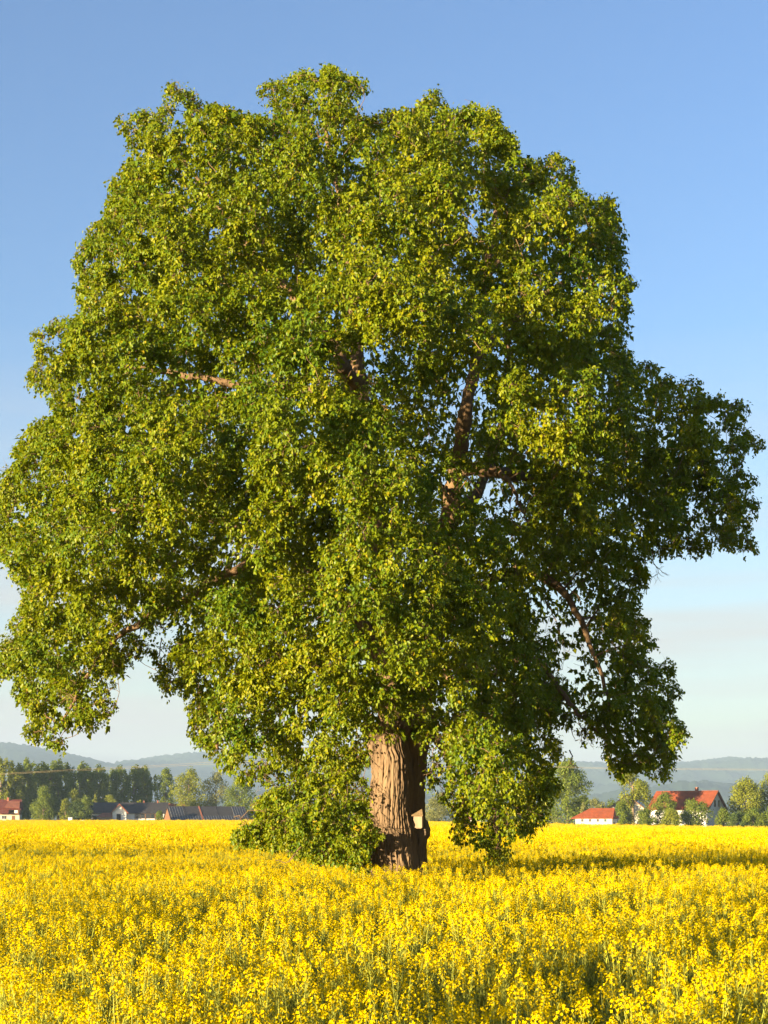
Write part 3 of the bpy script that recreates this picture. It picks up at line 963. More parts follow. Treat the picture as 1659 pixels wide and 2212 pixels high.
def to_mesh(name, parts):
    v = []; l = []; s = []; mi = []; ms = []; n_ = 0
    for k, (a, m) in enumerate(parts):
        if not a['n']: continue
        v.append(np.concatenate(a['v'])); l += [n_ + i for i in a['l']]; s += a['s']; mi += [len(ms)] * len(a['s']); n_ += a['n']; ms.append(m)
    return mesh_np(name, np.concatenate(v), np.array(l), np.array(s), ms, midx=np.array(mi))


def merge(*accs):
    r = acc()
    for a in accs:
        if not a['n']: continue
        r['v'] += a['v']; r['l'] += [r['n'] + i for i in a['l']]; r['s'] += a['s']; r['n'] += a['n']
    return r


NVAR = 10
variants = [rape_plant(100 + k, nbr=4 + k % 3, nfl=20 + k % 5) for k in range(NVAR)]
vstem = [to_mesh('stem', [(sa, M['stem'])]) for sa, lf, cl in variants]
vleaf = [to_mesh('foliage', [(lf, M['rapeleaf'])]) for sa, lf, cl in variants]
vclus = [[to_mesh('flower_cluster', [(c, M['petal'])]) for c in cl] for sa, lf, cl in variants]


def scatter(y0, y1, dens, marg=1.5, cap=None):
    """Random points on the field between two distances, dens per square metre."""
    hw = lambda y: .2497 * y + marg
    area = (hw(y0) + hw(y1)) * (y1 - y0)
    n_ = int(area * dens)
    y = rng.uniform(y0, y1, int(n_ * 1.1) + 50); x = rng.uniform(-1, 1, len(y)) * hw(y1)
    k_ = np.abs(x) < hw(y)
    x, y = x[k_], y[k_]
    return x, y


def edge_y(x, y):
    """Where the field ends: farther off on the left than on the right."""
    px_ = x / np.maximum(y, 1) * F + 829.5
    return np.interp(px_, [-200, 700, 1000, 1240, 1659, 1900], [598, 598, 520, 436, 402, 395])


def tram(x, y):
    """The wheel track behind the tree: 1 in its middle."""
    c = 40.0 + 0.02 * x + .6 * np.sin(x * .7)
    return np.exp(-((y - c) / 3.0) ** 2) * np.clip((5.0 - x) / 4.0, 0.0, 1)


# near plants, one object each
x, y = scatter(6.2, 10.5, 25, marg=.25)
o_ = np.argsort(y); x, y = x[o_], y[o_]
ox, oy = x[:300], y[:300]
yl = oy.max()
for i, (a, b) in enumerate(zip(ox, oy)):
    k = i % NVAR
    p = link('rapeseed_plant', vstem[k])
    p.location = (a, b, 0); p.rotation_euler = (rng.normal(0, .06), rng.normal(0, .06), rng.uniform(0, 6.28))
    s = rng.uniform(.92, 1.08); p.scale = (s, s, s * rng.uniform(.93, 1.06))
    tag(p, 'flowering rapeseed plant with yellow clusters at the near edge of the field', 'rapeseed', 'rapeseed plants along the near edge of the field')
    link('foliage', vleaf[k], p)
    for c in vclus[k]:
        link('flower_cluster', c, p)

# the rest of the field: instances on points
src = bpy.data.collections.new('rape_sources')
for k, (sa, lf, cl) in enumerate(variants):
    me = to_mesh('rape_full', [(sa, M['stem']), (lf, M['rapeleaf']), (merge(*cl), M['petal'])])
    o = bpy.data.objects.new('a%02d_full' % k, me); src.objects.link(o)
NF = 6
for k in range(NF):                                         # a tuft of several plants with few faces, for far off
    rg = np.random.default_rng(500 + k)
    st_, pe = acc(), acc()
    for c in range(26):
        g = rg.uniform(0, 6.283); r = .42 * math.sqrt(rg.random()); h = 1.25 + rg.normal(0, .07)
        b0 = np.array((math.cos(g) * r, math.sin(g) * r, h - .5)); t0 = b0 + np.array((rg.normal(0, .04), rg.normal(0, .04), .5))
        s_ = np.array((math.cos(g * 3), math.sin(g * 3), 0)) * .006
        put(st_, [b0 - s_, b0 + s_, t0 + s_, t0 - s_], [(0, 1, 2, 3)])
        for q in range(11):
            p = t0 + rg.normal(0, 1, 3) * np.array((.030, .030, .034)); d, u, w = frame(rg.normal(0, 1, 3) + np.array((0, 0, .5)))
            z = .016
            put(pe, [p - u * z, p + w * z, p + u * z, p - w * z], [(0, 1, 2, 3)])
    o = bpy.data.objects.new('b%02d_far' % k, to_mesh('rape_far', [(st_, M['stem']), (pe, M['petal_far'])])); src.objects.link(o)

pts, rots, scls, idxs = [], [], [], []


def emit(x, y, lo_, hi_, s0, s1):
    k_ = y < edge_y(x, y) - 1.0
    tr = np.hypot(x - T0[0] - .05, y - Y0 - .1) > .72
    tm = tram(x, y)
    k_ &= tr & (rng.random(len(x)) > tm * .8)
    x, y, tm = x[k_], y[k_], tm[k_]
    pts.append(np.stack([x, y, terrain(x, y)], -1))
    rots.append(np.stack([rng.normal(0, .07, len(x)), rng.normal(0, .07, len(x)), rng.uniform(0, 6.283, len(x))], -1))
    s = rng.uniform(s0, s1, len(x))
    hgt = s * (1 - .40 * tm) * (1 + .07 * (vnoise(x / 2.2 + 40, y / 2.2, 77) - .5) * 2)
    scls.append(np.stack([s, s, hgt], -1))
    idxs.append(rng.integers(lo_, hi_, len(x)))


emit(x[300:], y[300:], 0, NVAR, .92, 1.1)
for (a, b, dn) in ((5.0, 6.2, 22),):
    xx, yy = scatter(a, b, dn, marg=.4); emit(xx, yy, 0, NVAR, .9, 1.05)
xx, yy = scatter(10.5, 22, 27, 1.0); emit(xx, yy, 0, NVAR, .92, 1.1)
xx, yy = scatter(22, 40, 20, 1.5); emit(xx, yy, 0, NVAR, .92, 1.1)
xx, yy = scatter(40, 52, 14, 2); emit(xx, yy, 0, NVAR, .95, 1.15)
xx, yy = scatter(46, 90, 4.5, 3); emit(xx, yy, NVAR, NVAR + NF, .9, 1.1)
xx, yy = scatter(90, 170, 1.6, 5); emit(xx, yy, NVAR, NVAR + NF, 1.0, 1.15)
xx, yy = scatter(170, 598, .16, 10); emit(xx, yy, NVAR, NVAR + NF, 1.0, 1.24)
ex = rng.uniform(-160, 115, 900); ey = edge_y(ex, np.full(900, 500.0))
for _ in range(3): ey = edge_y(ex, ey)
ey = ey - rng.uniform(1.2, 16, 900)
emit(ex, ey, NVAR, NVAR + NF, 1.05, 1.42)
pts = np.concatenate(pts); rots = np.concatenate(rots); scls = np.concatenate(scls); idxs = np.concatenate(idxs)
fm = bpy.data.meshes.new('rapeseed_field')
fm.vertices.add(len(pts)); fm.vertices.foreach_set('co', pts.astype(np.float32).ravel())
a = fm.attributes.new('rot', 'FLOAT_VECTOR', 'POINT'); a.data.foreach_set('vector', rots.astype(np.float32).ravel())
a = fm.attributes.new('scl', 'FLOAT_VECTOR', 'POINT'); a.data.foreach_set('vector', scls.astype(np.float32).ravel())
a = fm.attributes.new('idx', 'INT', 'POINT'); a.data.foreach_set('value', idxs.astype(np.int32))
fm.update()
fld = link('rapeseed_field', fm); fld['kind'] = 'stuff'
tag(fld, 'flat field of rapeseed in full yellow bloom stretching to the farms', 'rapeseed')
g = bpy.data.node_groups.new('rape_instances', 'GeometryNodeTree')
g.interface.new_socket('Geometry', in_out='INPUT', socket_type='NodeSocketGeometry')
g.interface.new_socket('Geometry', in_out='OUTPUT', socket_type='NodeSocketGeometry')
gi = g.nodes.new('NodeGroupInput'); go = g.nodes.new('NodeGroupOutput')
ci = g.nodes.new('GeometryNodeCollectionInfo'); ci.inputs['Collection'].default_value = src
ci.inputs['Separate Children'].default_value = True; ci.inputs['Reset Children'].default_value = True
ip = g.nodes.new('GeometryNodeInstanceOnPoints'); ip.inputs['Pick Instance'].default_value = True


def named(nm__, ty):
    q_ = g.nodes.new('GeometryNodeInputNamedAttribute'); q_.data_type = ty; q_.inputs['Name'].default_value = nm__
    return q_.outputs['Attribute']


e2r = g.nodes.new('FunctionNodeEulerToRotation')
g.links.new(named('rot', 'FLOAT_VECTOR'), e2r.inputs[0])
g.links.new(gi.outputs[0], ip.inputs['Points'])
g.links.new(ci.outputs[0], ip.inputs['Instance'])
g.links.new(named('idx', 'INT'), ip.inputs['Instance Index'])
g.links.new(e2r.outputs[0], ip.inputs['Rotation'])
g.links.new(named('scl', 'FLOAT_VECTOR'), ip.inputs['Scale'])
g.links.new(ip.outputs[0], go.inputs[0])
md = fld.modifiers.new('instances', 'NODES'); md.node_group = g

# far off the flower tops close into one uneven sheet
ys = np.r_[np.linspace(62, 150, 90), np.linspace(152, 380, 90), np.linspace(384, 600, 55)]
us = np.linspace(-.29, .29, 250)
U, YY = np.meshgrid(us, ys)
XX = U * YY
EDG = edge_y(XX, YY)
ZZ = terrain(XX, YY) + 1.02 + .16 * rng.random(XX.shape) - .10 * np.clip(1 - (YY - 62) / 60, 0, 1)
ZZ = np.where(YY > EDG, terrain(XX, YY) - .4, ZZ)
v = np.stack([XX, YY, ZZ], -1).reshape(-1, 3)
i = np.arange(len(us) - 1)[None, :] + np.arange(len(ys) - 1)[:, None] * len(us)
q = np.stack([i, i + 1, i + 1 + len(us), i + len(us)], -1).reshape(-1)
cs = link('far_rapeseed', mesh_np('far_rapeseed', v, q, np.full((len(us) - 1) * (len(ys) - 1), 4), [M['canopy']])); cs['kind'] = 'stuff'
tag(cs, 'closed yellow flower tops of the far part of the rapeseed field', 'rapeseed')


# ------------------------------------------------------------------ trees and shrubs far off
def leafy(nf, h, w, z0, shape, seed, size, airy=0.0):
    """Leaf-sized faces spread through lobes; shape: 'round', 'poplar', 'shrub', 'cone'."""
    rg = np.random.default_rng(seed)
    H = h - z0
    nlobe = {'round': 60, 'poplar': 44, 'shrub': 26, 'cone': 34, 'airy': 18}[shape]
    lob = []
    for k in range(nlobe):
        t = (k + rg.random()) / nlobe
        g = rg.uniform(0, 6.283)
        if shape == 'poplar': R_ = w / 2 * min(1.0, (1.04 - t) * 5.5) ** .6 * (.75 + .25 * min(1, t * 3)) ; rr = w * .13
        elif shape == 'cone': R_ = w / 2 * (1.02 - t) ** .8; rr = w * (.20 - .10 * t)
        elif shape == 'shrub': R_ = w / 2 * math.sqrt(max(0, 1 - t ** 2.6)) * .95; rr = w * .19
        elif shape == 'airy': R_ = w / 2 * math.sqrt(max(0.05, 1 - abs(2 * t - .95) ** 2)) * .9; rr = w * .13
        else: R_ = w / 2 * math.sqrt(max(0.05, 1 - abs(2 * t - .85) ** 2.8)) * .85; rr = w * .17
        q_ = R_ * math.sqrt(rg.uniform(.1, 1.0))
        lob.append((math.cos(g) * q_, math.sin(g) * q_, z0 + H * (.06 + .88 * t), rr * rg.uniform(.75, 1.3), rg.uniform(-.2, .2)))
    lob = np.array(lob)
    li_ = rg.integers(0, nlobe, nf)
    d = unit(rg.normal(size=(nf, 3)) + np.array((0, 0, .25)))
    c = lob[li_, :3] + d * (lob[li_, 3] * rg.uniform(.5, 1.08, nf))[:, None] * np.array((1, 1, 1.05 if shape != 'poplar' else 2.2))
    no = unit(d * .8 + rg.normal(size=(nf, 3)) * .6)
    u_ = unit(np.cross(no, rg.normal(size=(nf, 3)))); w_ = np.cross(no, u_)
    s_ = (size * rg.uniform(.6, 1.3, nf))[:, None]
    v_ = np.stack([c - u_ * s_, c + w_ * s_ * .7, c + u_ * s_, c - w_ * s_ * .7], 1).reshape(-1, 3)
    tn = np.clip(.5 + lob[li_, 4] + rg.normal(0, .2, nf), 0, 1)
    return v_, np.arange(nf * 4), np.full(nf, 4), np.repeat(tn, 4), lob


_tree_cache = {}


def bg_tree(name, label, cat, px_, base_py, Y, h, w, shape='round', m='tree_mid', seed=1, group=None, nf=1500, size=.26, clear=.22, trunk_r=None, share=None):
    p = P(px_, base_py, Y)
    root = empty(name, (p[0], Y, float(terrain(p[0], Y))), rng.uniform(0, 6.28) if share else 0)
    tag(root, label, cat, group)
    key = (share, m) if share else None
    if key and key in _tree_cache:
        mc, mt = _tree_cache[key]
    else:
        v_, l_, s_, tn, lob = leafy(int(nf * 3.2), h, w, h * clear, shape, seed, size * 1.15)
        mc = mesh_np('crown', v_, l_, s_, [M[m]], attr=tn)
        t_ = MB(); r0 = trunk_r or max(.07, h * .016)
        t_.tube([(0, 0, -.3), (.05, 0, h * .3), (0, .08, h * .6), (.05, 0, h * .86)], [r0 * 1.25, r0, r0 * .6, r0 * .2], 7)
        for q_ in lob[::3]:
            z_ = max(h * clear * .9, q_[2] - abs(q_[0]) * .8 - .8)
            t_.tube([(0, 0, z_), (q_[0] * .5, q_[1] * .5, (z_ + q_[2]) / 2), tuple(q_[:3])], [r0 * .4, r0 * .28, r0 * .1], 5, cap=False)
        tt = t_.build('trunk', M['bgtrunk'], None, smooth=True); mt = tt.data
        bpy.data.objects.remove(tt)
        if key: _tree_cache[key] = (mc, mt)
    link('trunk', mt, root)
    c = link('crown', mc, root)
    return root


# poplar row, left: it runs away to the right, so its long face is turned from the sun
NP_ = 17
for i in range(NP_):
    t = i / (NP_ - 1)
    Yp = 610 + 95 * t; pxp = 6 + 318 * t + rng.normal(0, 3)
    h = (1772 - (1640 + 13 * t + rng.normal(0, 6))) * Yp / F
    lab = ('sunlit poplar at the left end of the tall row behind the red farmhouse' if i == 0 else
           'last poplar at the right end of the tall dark row beyond the slate barn' if i == NP_ - 1 else
           'tall slim poplar in the dense dark row behind the farm')
    root = bg_tree('poplar_tree', lab, 'tree', pxp, 1772, Yp, 24.5, 9.0, 'poplar', 'tree_mid' if i > 1 else 'tree_yellow', 700 + i % 5, 'poplars in the tall row on the left', nf=1700, size=.34, clear=.06,  # left-end pair yellower than the row: sunlight put into their leaf colour
                   share='pop%d' % (i % 5))
    s = h / 24.5; root.scale = (1.0, 1.0, s)

BG = [  # name, label, px, top py, width px, Y, shape, material, nf, size, clear; tree_yellow on sunlit ones puts the sunlight into their colour
    ('lime_tree', 'narrow green tree just right of the poplar row', 357, 1659, 46, 655, 'round', 'tree_mid', 1700, .28, .12),
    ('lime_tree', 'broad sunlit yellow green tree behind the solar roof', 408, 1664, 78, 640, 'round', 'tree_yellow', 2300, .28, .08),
    ('ash_tree', 'sunlit tree with thin grey branches behind the right end of the solar roof', 466, 1668, 66, 645, 'round', 'tree_olive', 1500, .26, .1),
    ('maple_tree', 'rounded dense green tree at the right edge of the left farm', 518, 1680, 66, 640, 'round', 'tree_mid', 2100, .28, .08),
    ('hedge_bush', 'olive green bush right of the solar barn', 552, 1732, 54, 618, 'shrub', 'tree_olive', 1500, .22, .02),
    ('hedge_bush', 'grey green bush between the solar barn and the low pear branch', 598, 1712, 66, 640, 'shrub', 'tree_olive', 1500, .24, .02),
    ('hedge_bush', 'dark green bush hidden behind the lowest left pear branch', 655, 1722, 66, 640, 'shrub', 'tree_mid', 1500, .24, .02),
    ('garden_tree', 'dark leafy tree beside the red farmhouse at the left edge', 93, 1701, 54, 590, 'round', 'tree_mid', 1700, .22, .05),
    ('garden_bush', 'round dark green bush in the shade of the poplars', 171, 1734, 52, 592, 'shrub', 'tree_dark', 1300, .22, .02),  # dark leaf colour stands in for the poplars' shade
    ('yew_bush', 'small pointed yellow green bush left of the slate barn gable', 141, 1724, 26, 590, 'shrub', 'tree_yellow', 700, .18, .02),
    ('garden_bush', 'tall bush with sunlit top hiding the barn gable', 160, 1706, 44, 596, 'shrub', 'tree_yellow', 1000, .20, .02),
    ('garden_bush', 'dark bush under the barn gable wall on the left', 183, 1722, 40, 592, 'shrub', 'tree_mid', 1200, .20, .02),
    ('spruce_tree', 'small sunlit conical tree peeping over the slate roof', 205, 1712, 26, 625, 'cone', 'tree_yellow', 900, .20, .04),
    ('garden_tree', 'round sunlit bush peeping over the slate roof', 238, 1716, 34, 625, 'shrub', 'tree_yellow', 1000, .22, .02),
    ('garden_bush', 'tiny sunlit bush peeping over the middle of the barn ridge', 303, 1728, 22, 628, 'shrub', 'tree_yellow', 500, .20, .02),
    ('garden_bush', 'small green bush growing between the white barn and the solar barn', 345, 1751, 19, 588, 'shrub', 'tree_mid', 700, .16, .02),
    ('willow_bush', 'pale olive willow bush seen just right of the trunk', 948, 1716, 62, 500, 'shrub', 'tree_olive', 1900, .18, .02),
    ('willow_bush', 'olive bush behind the trunk left side', 885, 1722, 60, 520, 'shrub', 'tree_olive', 1300, .2, .02),
    ('hedge_bush', 'far grey green hedge bush under the right pear branches', 1060, 1732, 70, 560, 'shrub', 'tree_mid', 1200, .24, .02),
    ('hedge_bush', 'dark far hedge bush left of the tall green tree', 1120, 1728, 80, 560, 'shrub', 'tree_dark', 1300, .24, .02),
    ('hedge_bush', 'brown green bush at the foot of the tall tree', 1178, 1722, 56, 520, 'shrub', 'tree_olive', 1300, .22, .02),
    ('oak_tree', 'tall full green tree left of the small red roofed house', 1226, 1645, 98, 455, 'round', 'tree_mid', 3600, .24, .10),
    ('cypress_bush', 'slim brown green bush right of the tall tree trunk', 1260, 1731, 26, 450, 'cone', 'tree_olive', 800, .18, .02),
    ('hedge_bush', 'pale bush behind the small red roofed house', 1286, 1728, 52, 500, 'shrub', 'tree_olive', 1200, .2, .02),
    ('hedge_bush', 'green bush behind the right end of the small house roof', 1325, 1733, 50, 500, 'shrub', 'tree_mid', 1000, .2, .02),
    ('walnut_tree', 'airy pale green tree with bare tan trunk beside the small house', 1367, 1667, 104, 430, 'airy', 'tree_yellow', 1700, .22, .40),
    ('garden_shrub', 'green shrub between the small house and the tan trunk', 1346, 1731, 36, 422, 'shrub', 'tree_mid', 1500, .16, .02),
    ('garden_shrub', 'low shrub right of the tan trunk', 1395, 1748, 44, 416, 'shrub', 'tree_mid', 1200, .16, .02),
    ('garden_shrub', 'tall pointed shrub in front of the dark end of the barn roof', 1436, 1712, 54, 420, 'round', 'tree_mid', 1900, .17, .02),
    ('garden_shrub', 'low sunlit shrub in front of the tall pointed one', 1452, 1750, 44, 414, 'shrub', 'tree_yellow', 1100, .16, .02),
    ('garden_shrub', 'broad shrub under the red part of the barn roof', 1502, 1731, 66, 418, 'shrub', 'tree_mid', 2000, .17, .02),
    ('garden_shrub', 'small round shrub in front of the barn gable', 1562, 1747, 34, 412, 'shrub', 'tree_mid', 1000, .16, .02),
    ('garden_shrub', 'low dark shrub right of the barn gable', 1592, 1756, 40, 408, 'shrub', 'tree_dark', 1000, .16, .02),
    ('garden_shrub', 'low green shrub under the round tree at the right', 1628, 1750, 52, 408, 'shrub', 'tree_mid', 1300, .16, .02),
    ('garden_shrub', 'dark shrub cut by the right edge of the photo', 1672, 1745, 52, 408, 'shrub', 'tree_mid', 1200, .16, .02),
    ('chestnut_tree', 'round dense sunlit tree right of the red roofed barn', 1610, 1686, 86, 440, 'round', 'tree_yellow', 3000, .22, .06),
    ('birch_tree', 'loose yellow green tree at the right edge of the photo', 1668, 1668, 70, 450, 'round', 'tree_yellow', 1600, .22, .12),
]
for k, (nm__, lab, a, top, wpx, Y, shp, mm, nf, sz, cl) in enumerate(BG):
    xw = (a - 829.5) * Y / F
    h = EYE - (top - HOR) * Y / F - float(terrain(xw, Y))
    bg_tree(nm__, lab, 'bush' if ('bush' in nm__ or 'shrub' in nm__) else 'tree', a, 1780, Y, h, wpx * Y / F, shp, mm, 40 + k, None, nf, sz, cl,
            trunk_r=.42 if nm__ == 'walnut_tree' else None)

# a far wood closes the plain
for nm__, lab, px0, px1, Yw, hh, mm, seed in (('far_wood', 'far hedge and woodland strip behind the left farm', -120, 760, 820, 9.5, 'tree_dark', 901),
                                          ('far_wood', 'far hedge and woodland strip behind the right farm', 760, 1800, 760, 8.0, 'tree_dark', 902)):
    rg = np.random.default_rng(seed)
    nf = 7000
    xa = (px0 - 829.5) * Yw / F; xb = (px1 - 829.5) * Yw / F
    xx = rg.uniform(xa, xb, nf); yy = Yw + rg.uniform(0, 14, nf)
    hx = hh * (.55 + .75 * vnoise(xx / 9.0, xx * 0, seed) + .25 * vnoise(xx / 3.5, yy / 6, seed + 1)) * .8
    zz = terrain(xx, yy) + hx * rg.random(nf) ** .55
    c = np.stack([xx, yy, zz], -1)
    no = unit(rg.normal(size=(nf, 3))); u_ = unit(np.cross(no, rg.normal(size=(nf, 3)))); w_ = np.cross(no, u_); s_ = rg.uniform(.3, .8, nf)[:, None]
    v_ = np.stack([c - u_ * s_, c + w_ * s_ * .7, c + u_ * s_, c - w_ * s_ * .7], 1).reshape(-1, 3)
    o = link(nm__, mesh_np(nm__, v_, np.arange(nf * 4), np.full(nf, 4), [M[mm]], attr=np.repeat(np.clip(rg.normal(.4, .25, nf), 0, 1), 4)))
    o['kind'] = 'stuff'; tag(o, lab, 'wood')

mead = grid_sheet('meadow', np.linspace(38, 130, 24), np.linspace(437, 560, 20), lambda a, b: terrain(a, b) + .03, M['grass'])


# ------------------------------------------------------------------ buildings
def placed(name, label, cat, px_, Y, yaw):
    xw = (px_ - 829.5) * Y / F
    return tag(empty(name, (xw, Y, float(terrain(xw, Y))), R(yaw)), label, cat)


def gable_walls(L, Wd, hw, hr):
    return MB().add([(0, 0, -.3), (L, 0, -.3), (L, Wd, -.3), (0, Wd, -.3), (0, 0, hw), (L, 0, hw), (L, Wd, hw), (0, Wd, hw), (0, Wd / 2, hr), (L, Wd / 2, hr)],
                    [(0, 1, 5, 4), (1, 2, 6, 9, 5), (2, 3, 7, 6), (3, 0, 4, 8, 7), (4, 5, 9, 8), (6, 7, 8, 9)])


def gable_roof(parent, L, Wd, hw, hr, mt, ov=.5, t=.16, oe=None, rows=0, trim=None, name='roof'):
    oe = ov if oe is None else oe
    sl_ = (hr - hw) / (Wd / 2)
    z_e = hw - sl_ * ov + .06
    a = [(-oe, -ov, z_e), (L + oe, -ov, z_e), (L + oe, Wd / 2, hr + .06), (-oe, Wd / 2, hr + .06)]
    b = [(L + oe, Wd + ov, z_e), (-oe, Wd + ov, z_e), (-oe, Wd / 2, hr + .06), (L + oe, Wd / 2, hr + .06)]
    m_ = MB().slab(*a, t).slab(*b, t)
    rf_ = m_.build(name, mt, parent)
    if rows:                                                # courses of tiles stand proud of the roof
        cs_ = MB(); nrm = np.array((0, -sl_, 1.0)); nrm /= np.linalg.norm(nrm)
        A_ = np.array(a, float)
        for k in range(rows):
            t0 = k / rows; t1 = t0 + .45 / rows
            p0 = A_[0] + (A_[3] - A_[0]) * t0 + nrm * t; p1 = A_[1] + (A_[2] - A_[1]) * t0 + nrm * t
            p2 = A_[1] + (A_[2] - A_[1]) * t1 + nrm * t; p3 = A_[0] + (A_[3] - A_[0]) * t1 + nrm * t
            cs_.add([p0 + nrm * .07, p1 + nrm * .07, p2 + nrm * .004, p3 + nrm * .004, p0 + nrm * .002, p1 + nrm * .002], [(0, 1, 2, 3), (4, 5, 1, 0)])
        cs_.build('tile_courses', mt, rf_)
    MB().box(-oe, L + oe, Wd / 2 - .14, Wd / 2 + .14, hr + .06 + t * .8, hr + .3).build('ridge_tiles', mt, rf_)
    if trim:
        for xe in (-oe - .06, L + oe + .002):
            tb_ = MB()
            for s0 in (-1, 1):
                y_e = -ov if s0 < 0 else Wd + ov
                tb_.add([(xe, y_e, z_e - .12), (xe + .06, y_e, z_e - .12), (xe + .06, Wd / 2, hr - .06), (xe, Wd / 2, hr - .06),
                         (xe, y_e, z_e + .24), (xe + .06, y_e, z_e + .24), (xe + .06, Wd / 2, hr + .30), (xe, Wd / 2, hr + .30)],
                        [(0, 3, 2, 1), (4, 5, 6, 7), (0, 1, 5, 4), (1, 2, 6, 5), (2, 3, 7, 6), (3, 0, 4, 7)])
            tb_.build('verge_board', trim, parent)
    return rf_


def window_y(parent, x0, x1, z0, z1, y=-.04, fr=None, gl=None, bars=0, name='window'):
    """A framed window on the front (local -y) wall."""
    fr = fr or M['wood']; gl = gl or M['glass']
    f_ = MB(); t = .08
    f_.box(x0, x1, y - .05, y + .05, z0, z0 + t).box(x0, x1, y - .05, y + .05, z1 - t, z1)
    f_.box(x0, x0 + t, y - .05, y + .05, z0 + t, z1 - t).box(x1 - t, x1, y - .05, y + .05, z0 + t, z1 - t)
    for k in range(bars):
        xc = x0 + (x1 - x0) * (k + 1) / (bars + 1)
        f_.box(xc - .04, xc + .04, y - .05, y + .05, z0 + t, z1 - t)
    w_ = f_.build(name, fr, parent)
    MB().box(x0 + t, x1 - t, y - .01, y + .03, z0 + t, z1 - t).build('pane', gl, w_)
    return w_


def window_x(parent, y0, y1, z0, z1, x, fr=None, gl=None):
    fr = fr or M['wood']; gl = gl or M['glass']
    t = .08; f_ = MB()
    f_.box(x - .05, x + .05, y0, y1, z0, z0 + t).box(x - .05, x + .05, y0, y1, z1 - t, z1)
    f_.box(x - .05, x + .05, y0, y0 + t, z0 + t, z1 - t).box(x - .05, x + .05, y1 - t, y1, z0 + t, z1 - t)
    w_ = f_.build('window', fr, parent)
    MB().box(x - .02, x + .03, y0 + t, y1 - t, z0 + t, z1 - t).build('pane', gl, w_)


def solar_array(parent, L, Wd, hw, hr, x0, x1, t0, t1, nx, ny, ov, t=.22):
    sl_ = (hr - hw) / (Wd / 2)
    nrm = np.array((0, -sl_, 1.0)); nrm /= np.linalg.norm(nrm)
    e0 = np.array((0, -ov, hw - sl_ * ov + .06)); up = np.array((0, Wd / 2 + ov, hr + .06 - e0[2]))
    dx = (x1 - x0) / nx; dt = (t1 - t0) / ny
    me = None
    for i in range(nx):
        for j in range(ny):
            o_ = e0 + up * (t0 + dt * j) + nrm * t
            if me is None:
                a = np.array((0, 0, 0.)); b = np.array((dx - .10, 0, 0)); c = b + up * (dt * .95); d = up * (dt * .95)
                pb = MB().slab(a, b, c, d, .05).build('solar_panel', M['solar'], parent); me = pb.data
            else:
                pb = link('solar_panel', me, parent)
            pb.location = (x0 + dx * i + .05, o_[1], o_[2])
    rl = MB()
    for i in range(nx + 1):
        o0 = e0 + up * t0 + nrm * (t - .02); o1 = e0 + up * t1 + nrm * (t - .02)
        xc = x0 + dx * i
        rl.add([(xc - .025, o0[1], o0[2]), (xc + .025, o0[1], o0[2]), (xc + .025, o1[1], o1[2]), (xc - .025, o1[1], o1[2]),
                tuple(np.array((xc - .025, o0[1], o0[2])) + nrm * .09), tuple(np.array((xc + .025, o0[1], o0[2])) + nrm * .09),
                tuple(np.array((xc + .025, o1[1], o1[2])) + nrm * .09), tuple(np.array((xc - .025, o1[1], o1[2])) + nrm * .09)],
               [(0, 3, 2, 1), (4, 5, 6, 7), (0, 1, 5, 4), (1, 2, 6, 5), (2, 3, 7, 6), (3, 0, 4, 7)])
    rl.build('rail', M['alu'], parent)


# left farm: long white barn under a dark roof, cross gable in front
fb = placed('farm_barn', 'long white barn with dark roof and white cross gable', 'barn', 198, 600, 12)
L, Wd, hw, hr = 29.6, 10.0, 4.5, 8.3
gable_walls(L, Wd, hw, hr).build('wall', M['white'], fb)
gable_roof(fb, L, Wd, hw, hr, M['darktile'], .6, .18, .4, rows=12, trim=M['wood'])
MB().box(.3, 2.2, -.06, .02, 0, 3.3).build('gate', M['dark'], fb)
cg = MB().add([(7.9, -2.6, -.3), (13.2, -2.6, -.3), (13.2, -.01, -.3), (7.9, -.01, -.3), (7.9, -2.6, 4.7), (13.2, -2.6, 4.7), (13.2, -.01, 4.7), (7.9, -.01, 4.7), (10.55, -2.6, 7.6), (10.55, -.01, 7.6)],
              [(0, 1, 5, 8, 4), (1, 2, 6, 5), (2, 3, 7, 9, 6), (3, 0, 4, 7), (5, 6, 9, 8), (7, 4, 8, 9)])
cg.build('gable_wall', M['white'], fb)
cr_ = MB().slab((7.2, -3.1, 4.15), (10.55, -3.1, 7.75), (10.55, 4.6, 7.75), (7.2, 4.6, 4.15), .16).slab((13.9, -3.1, 4.15), (13.9, 4.6, 4.15), (10.55, 4.6, 7.75), (10.55, -3.1, 7.75), .16)
cr_.build('gable_roof', M['darktile'], fb)
vb = MB().slab((7.1, -3.2, 3.95), (10.55, -3.2, 7.6), (10.55, -3.2, 8.05), (7.1, -3.2, 4.4), .08).slab((10.55, -3.2, 7.6), (14.0, -3.2, 3.95), (14.0, -3.2, 4.4), (10.55, -3.2, 8.05), .08)
vb.build('verge_board', M['oldtile'], fb)
window_y(fb, 9.5, 11.1, .6, 4.0, -2.66, M['wood'], M['dark'])
ln = MB().slab((1.4, -4.6, 2.7), (7.85, -4.6, 2.7), (7.85, -.65, 4.35), (4.2, -.65, 4.35), .12)
ln.build('porch_roof', M['oldtile'], fb)
MB().box(2.0, 7.8, -4.1, -3.7, -.3, 2.65).build('porch_wall', M['stone'], fb)
for (a, b) in ((16.9, 20.6), (20.9, 24.4), (24.7, 27.4)):
    window_y(fb, a, b, 2.2, 4.05, -.05, M['wood'], M['glass'], 1)
for xx in (16.7, 20.75, 24.55):
    MB().box(xx - .09, xx + .09, -.14, -.02, -.3, 4.4).build('post', M['wood'], fb)
MB().box(13.3, 13.46, -.5, -.34, 0, 4.2).build('drainpipe', M['grey'], fb)
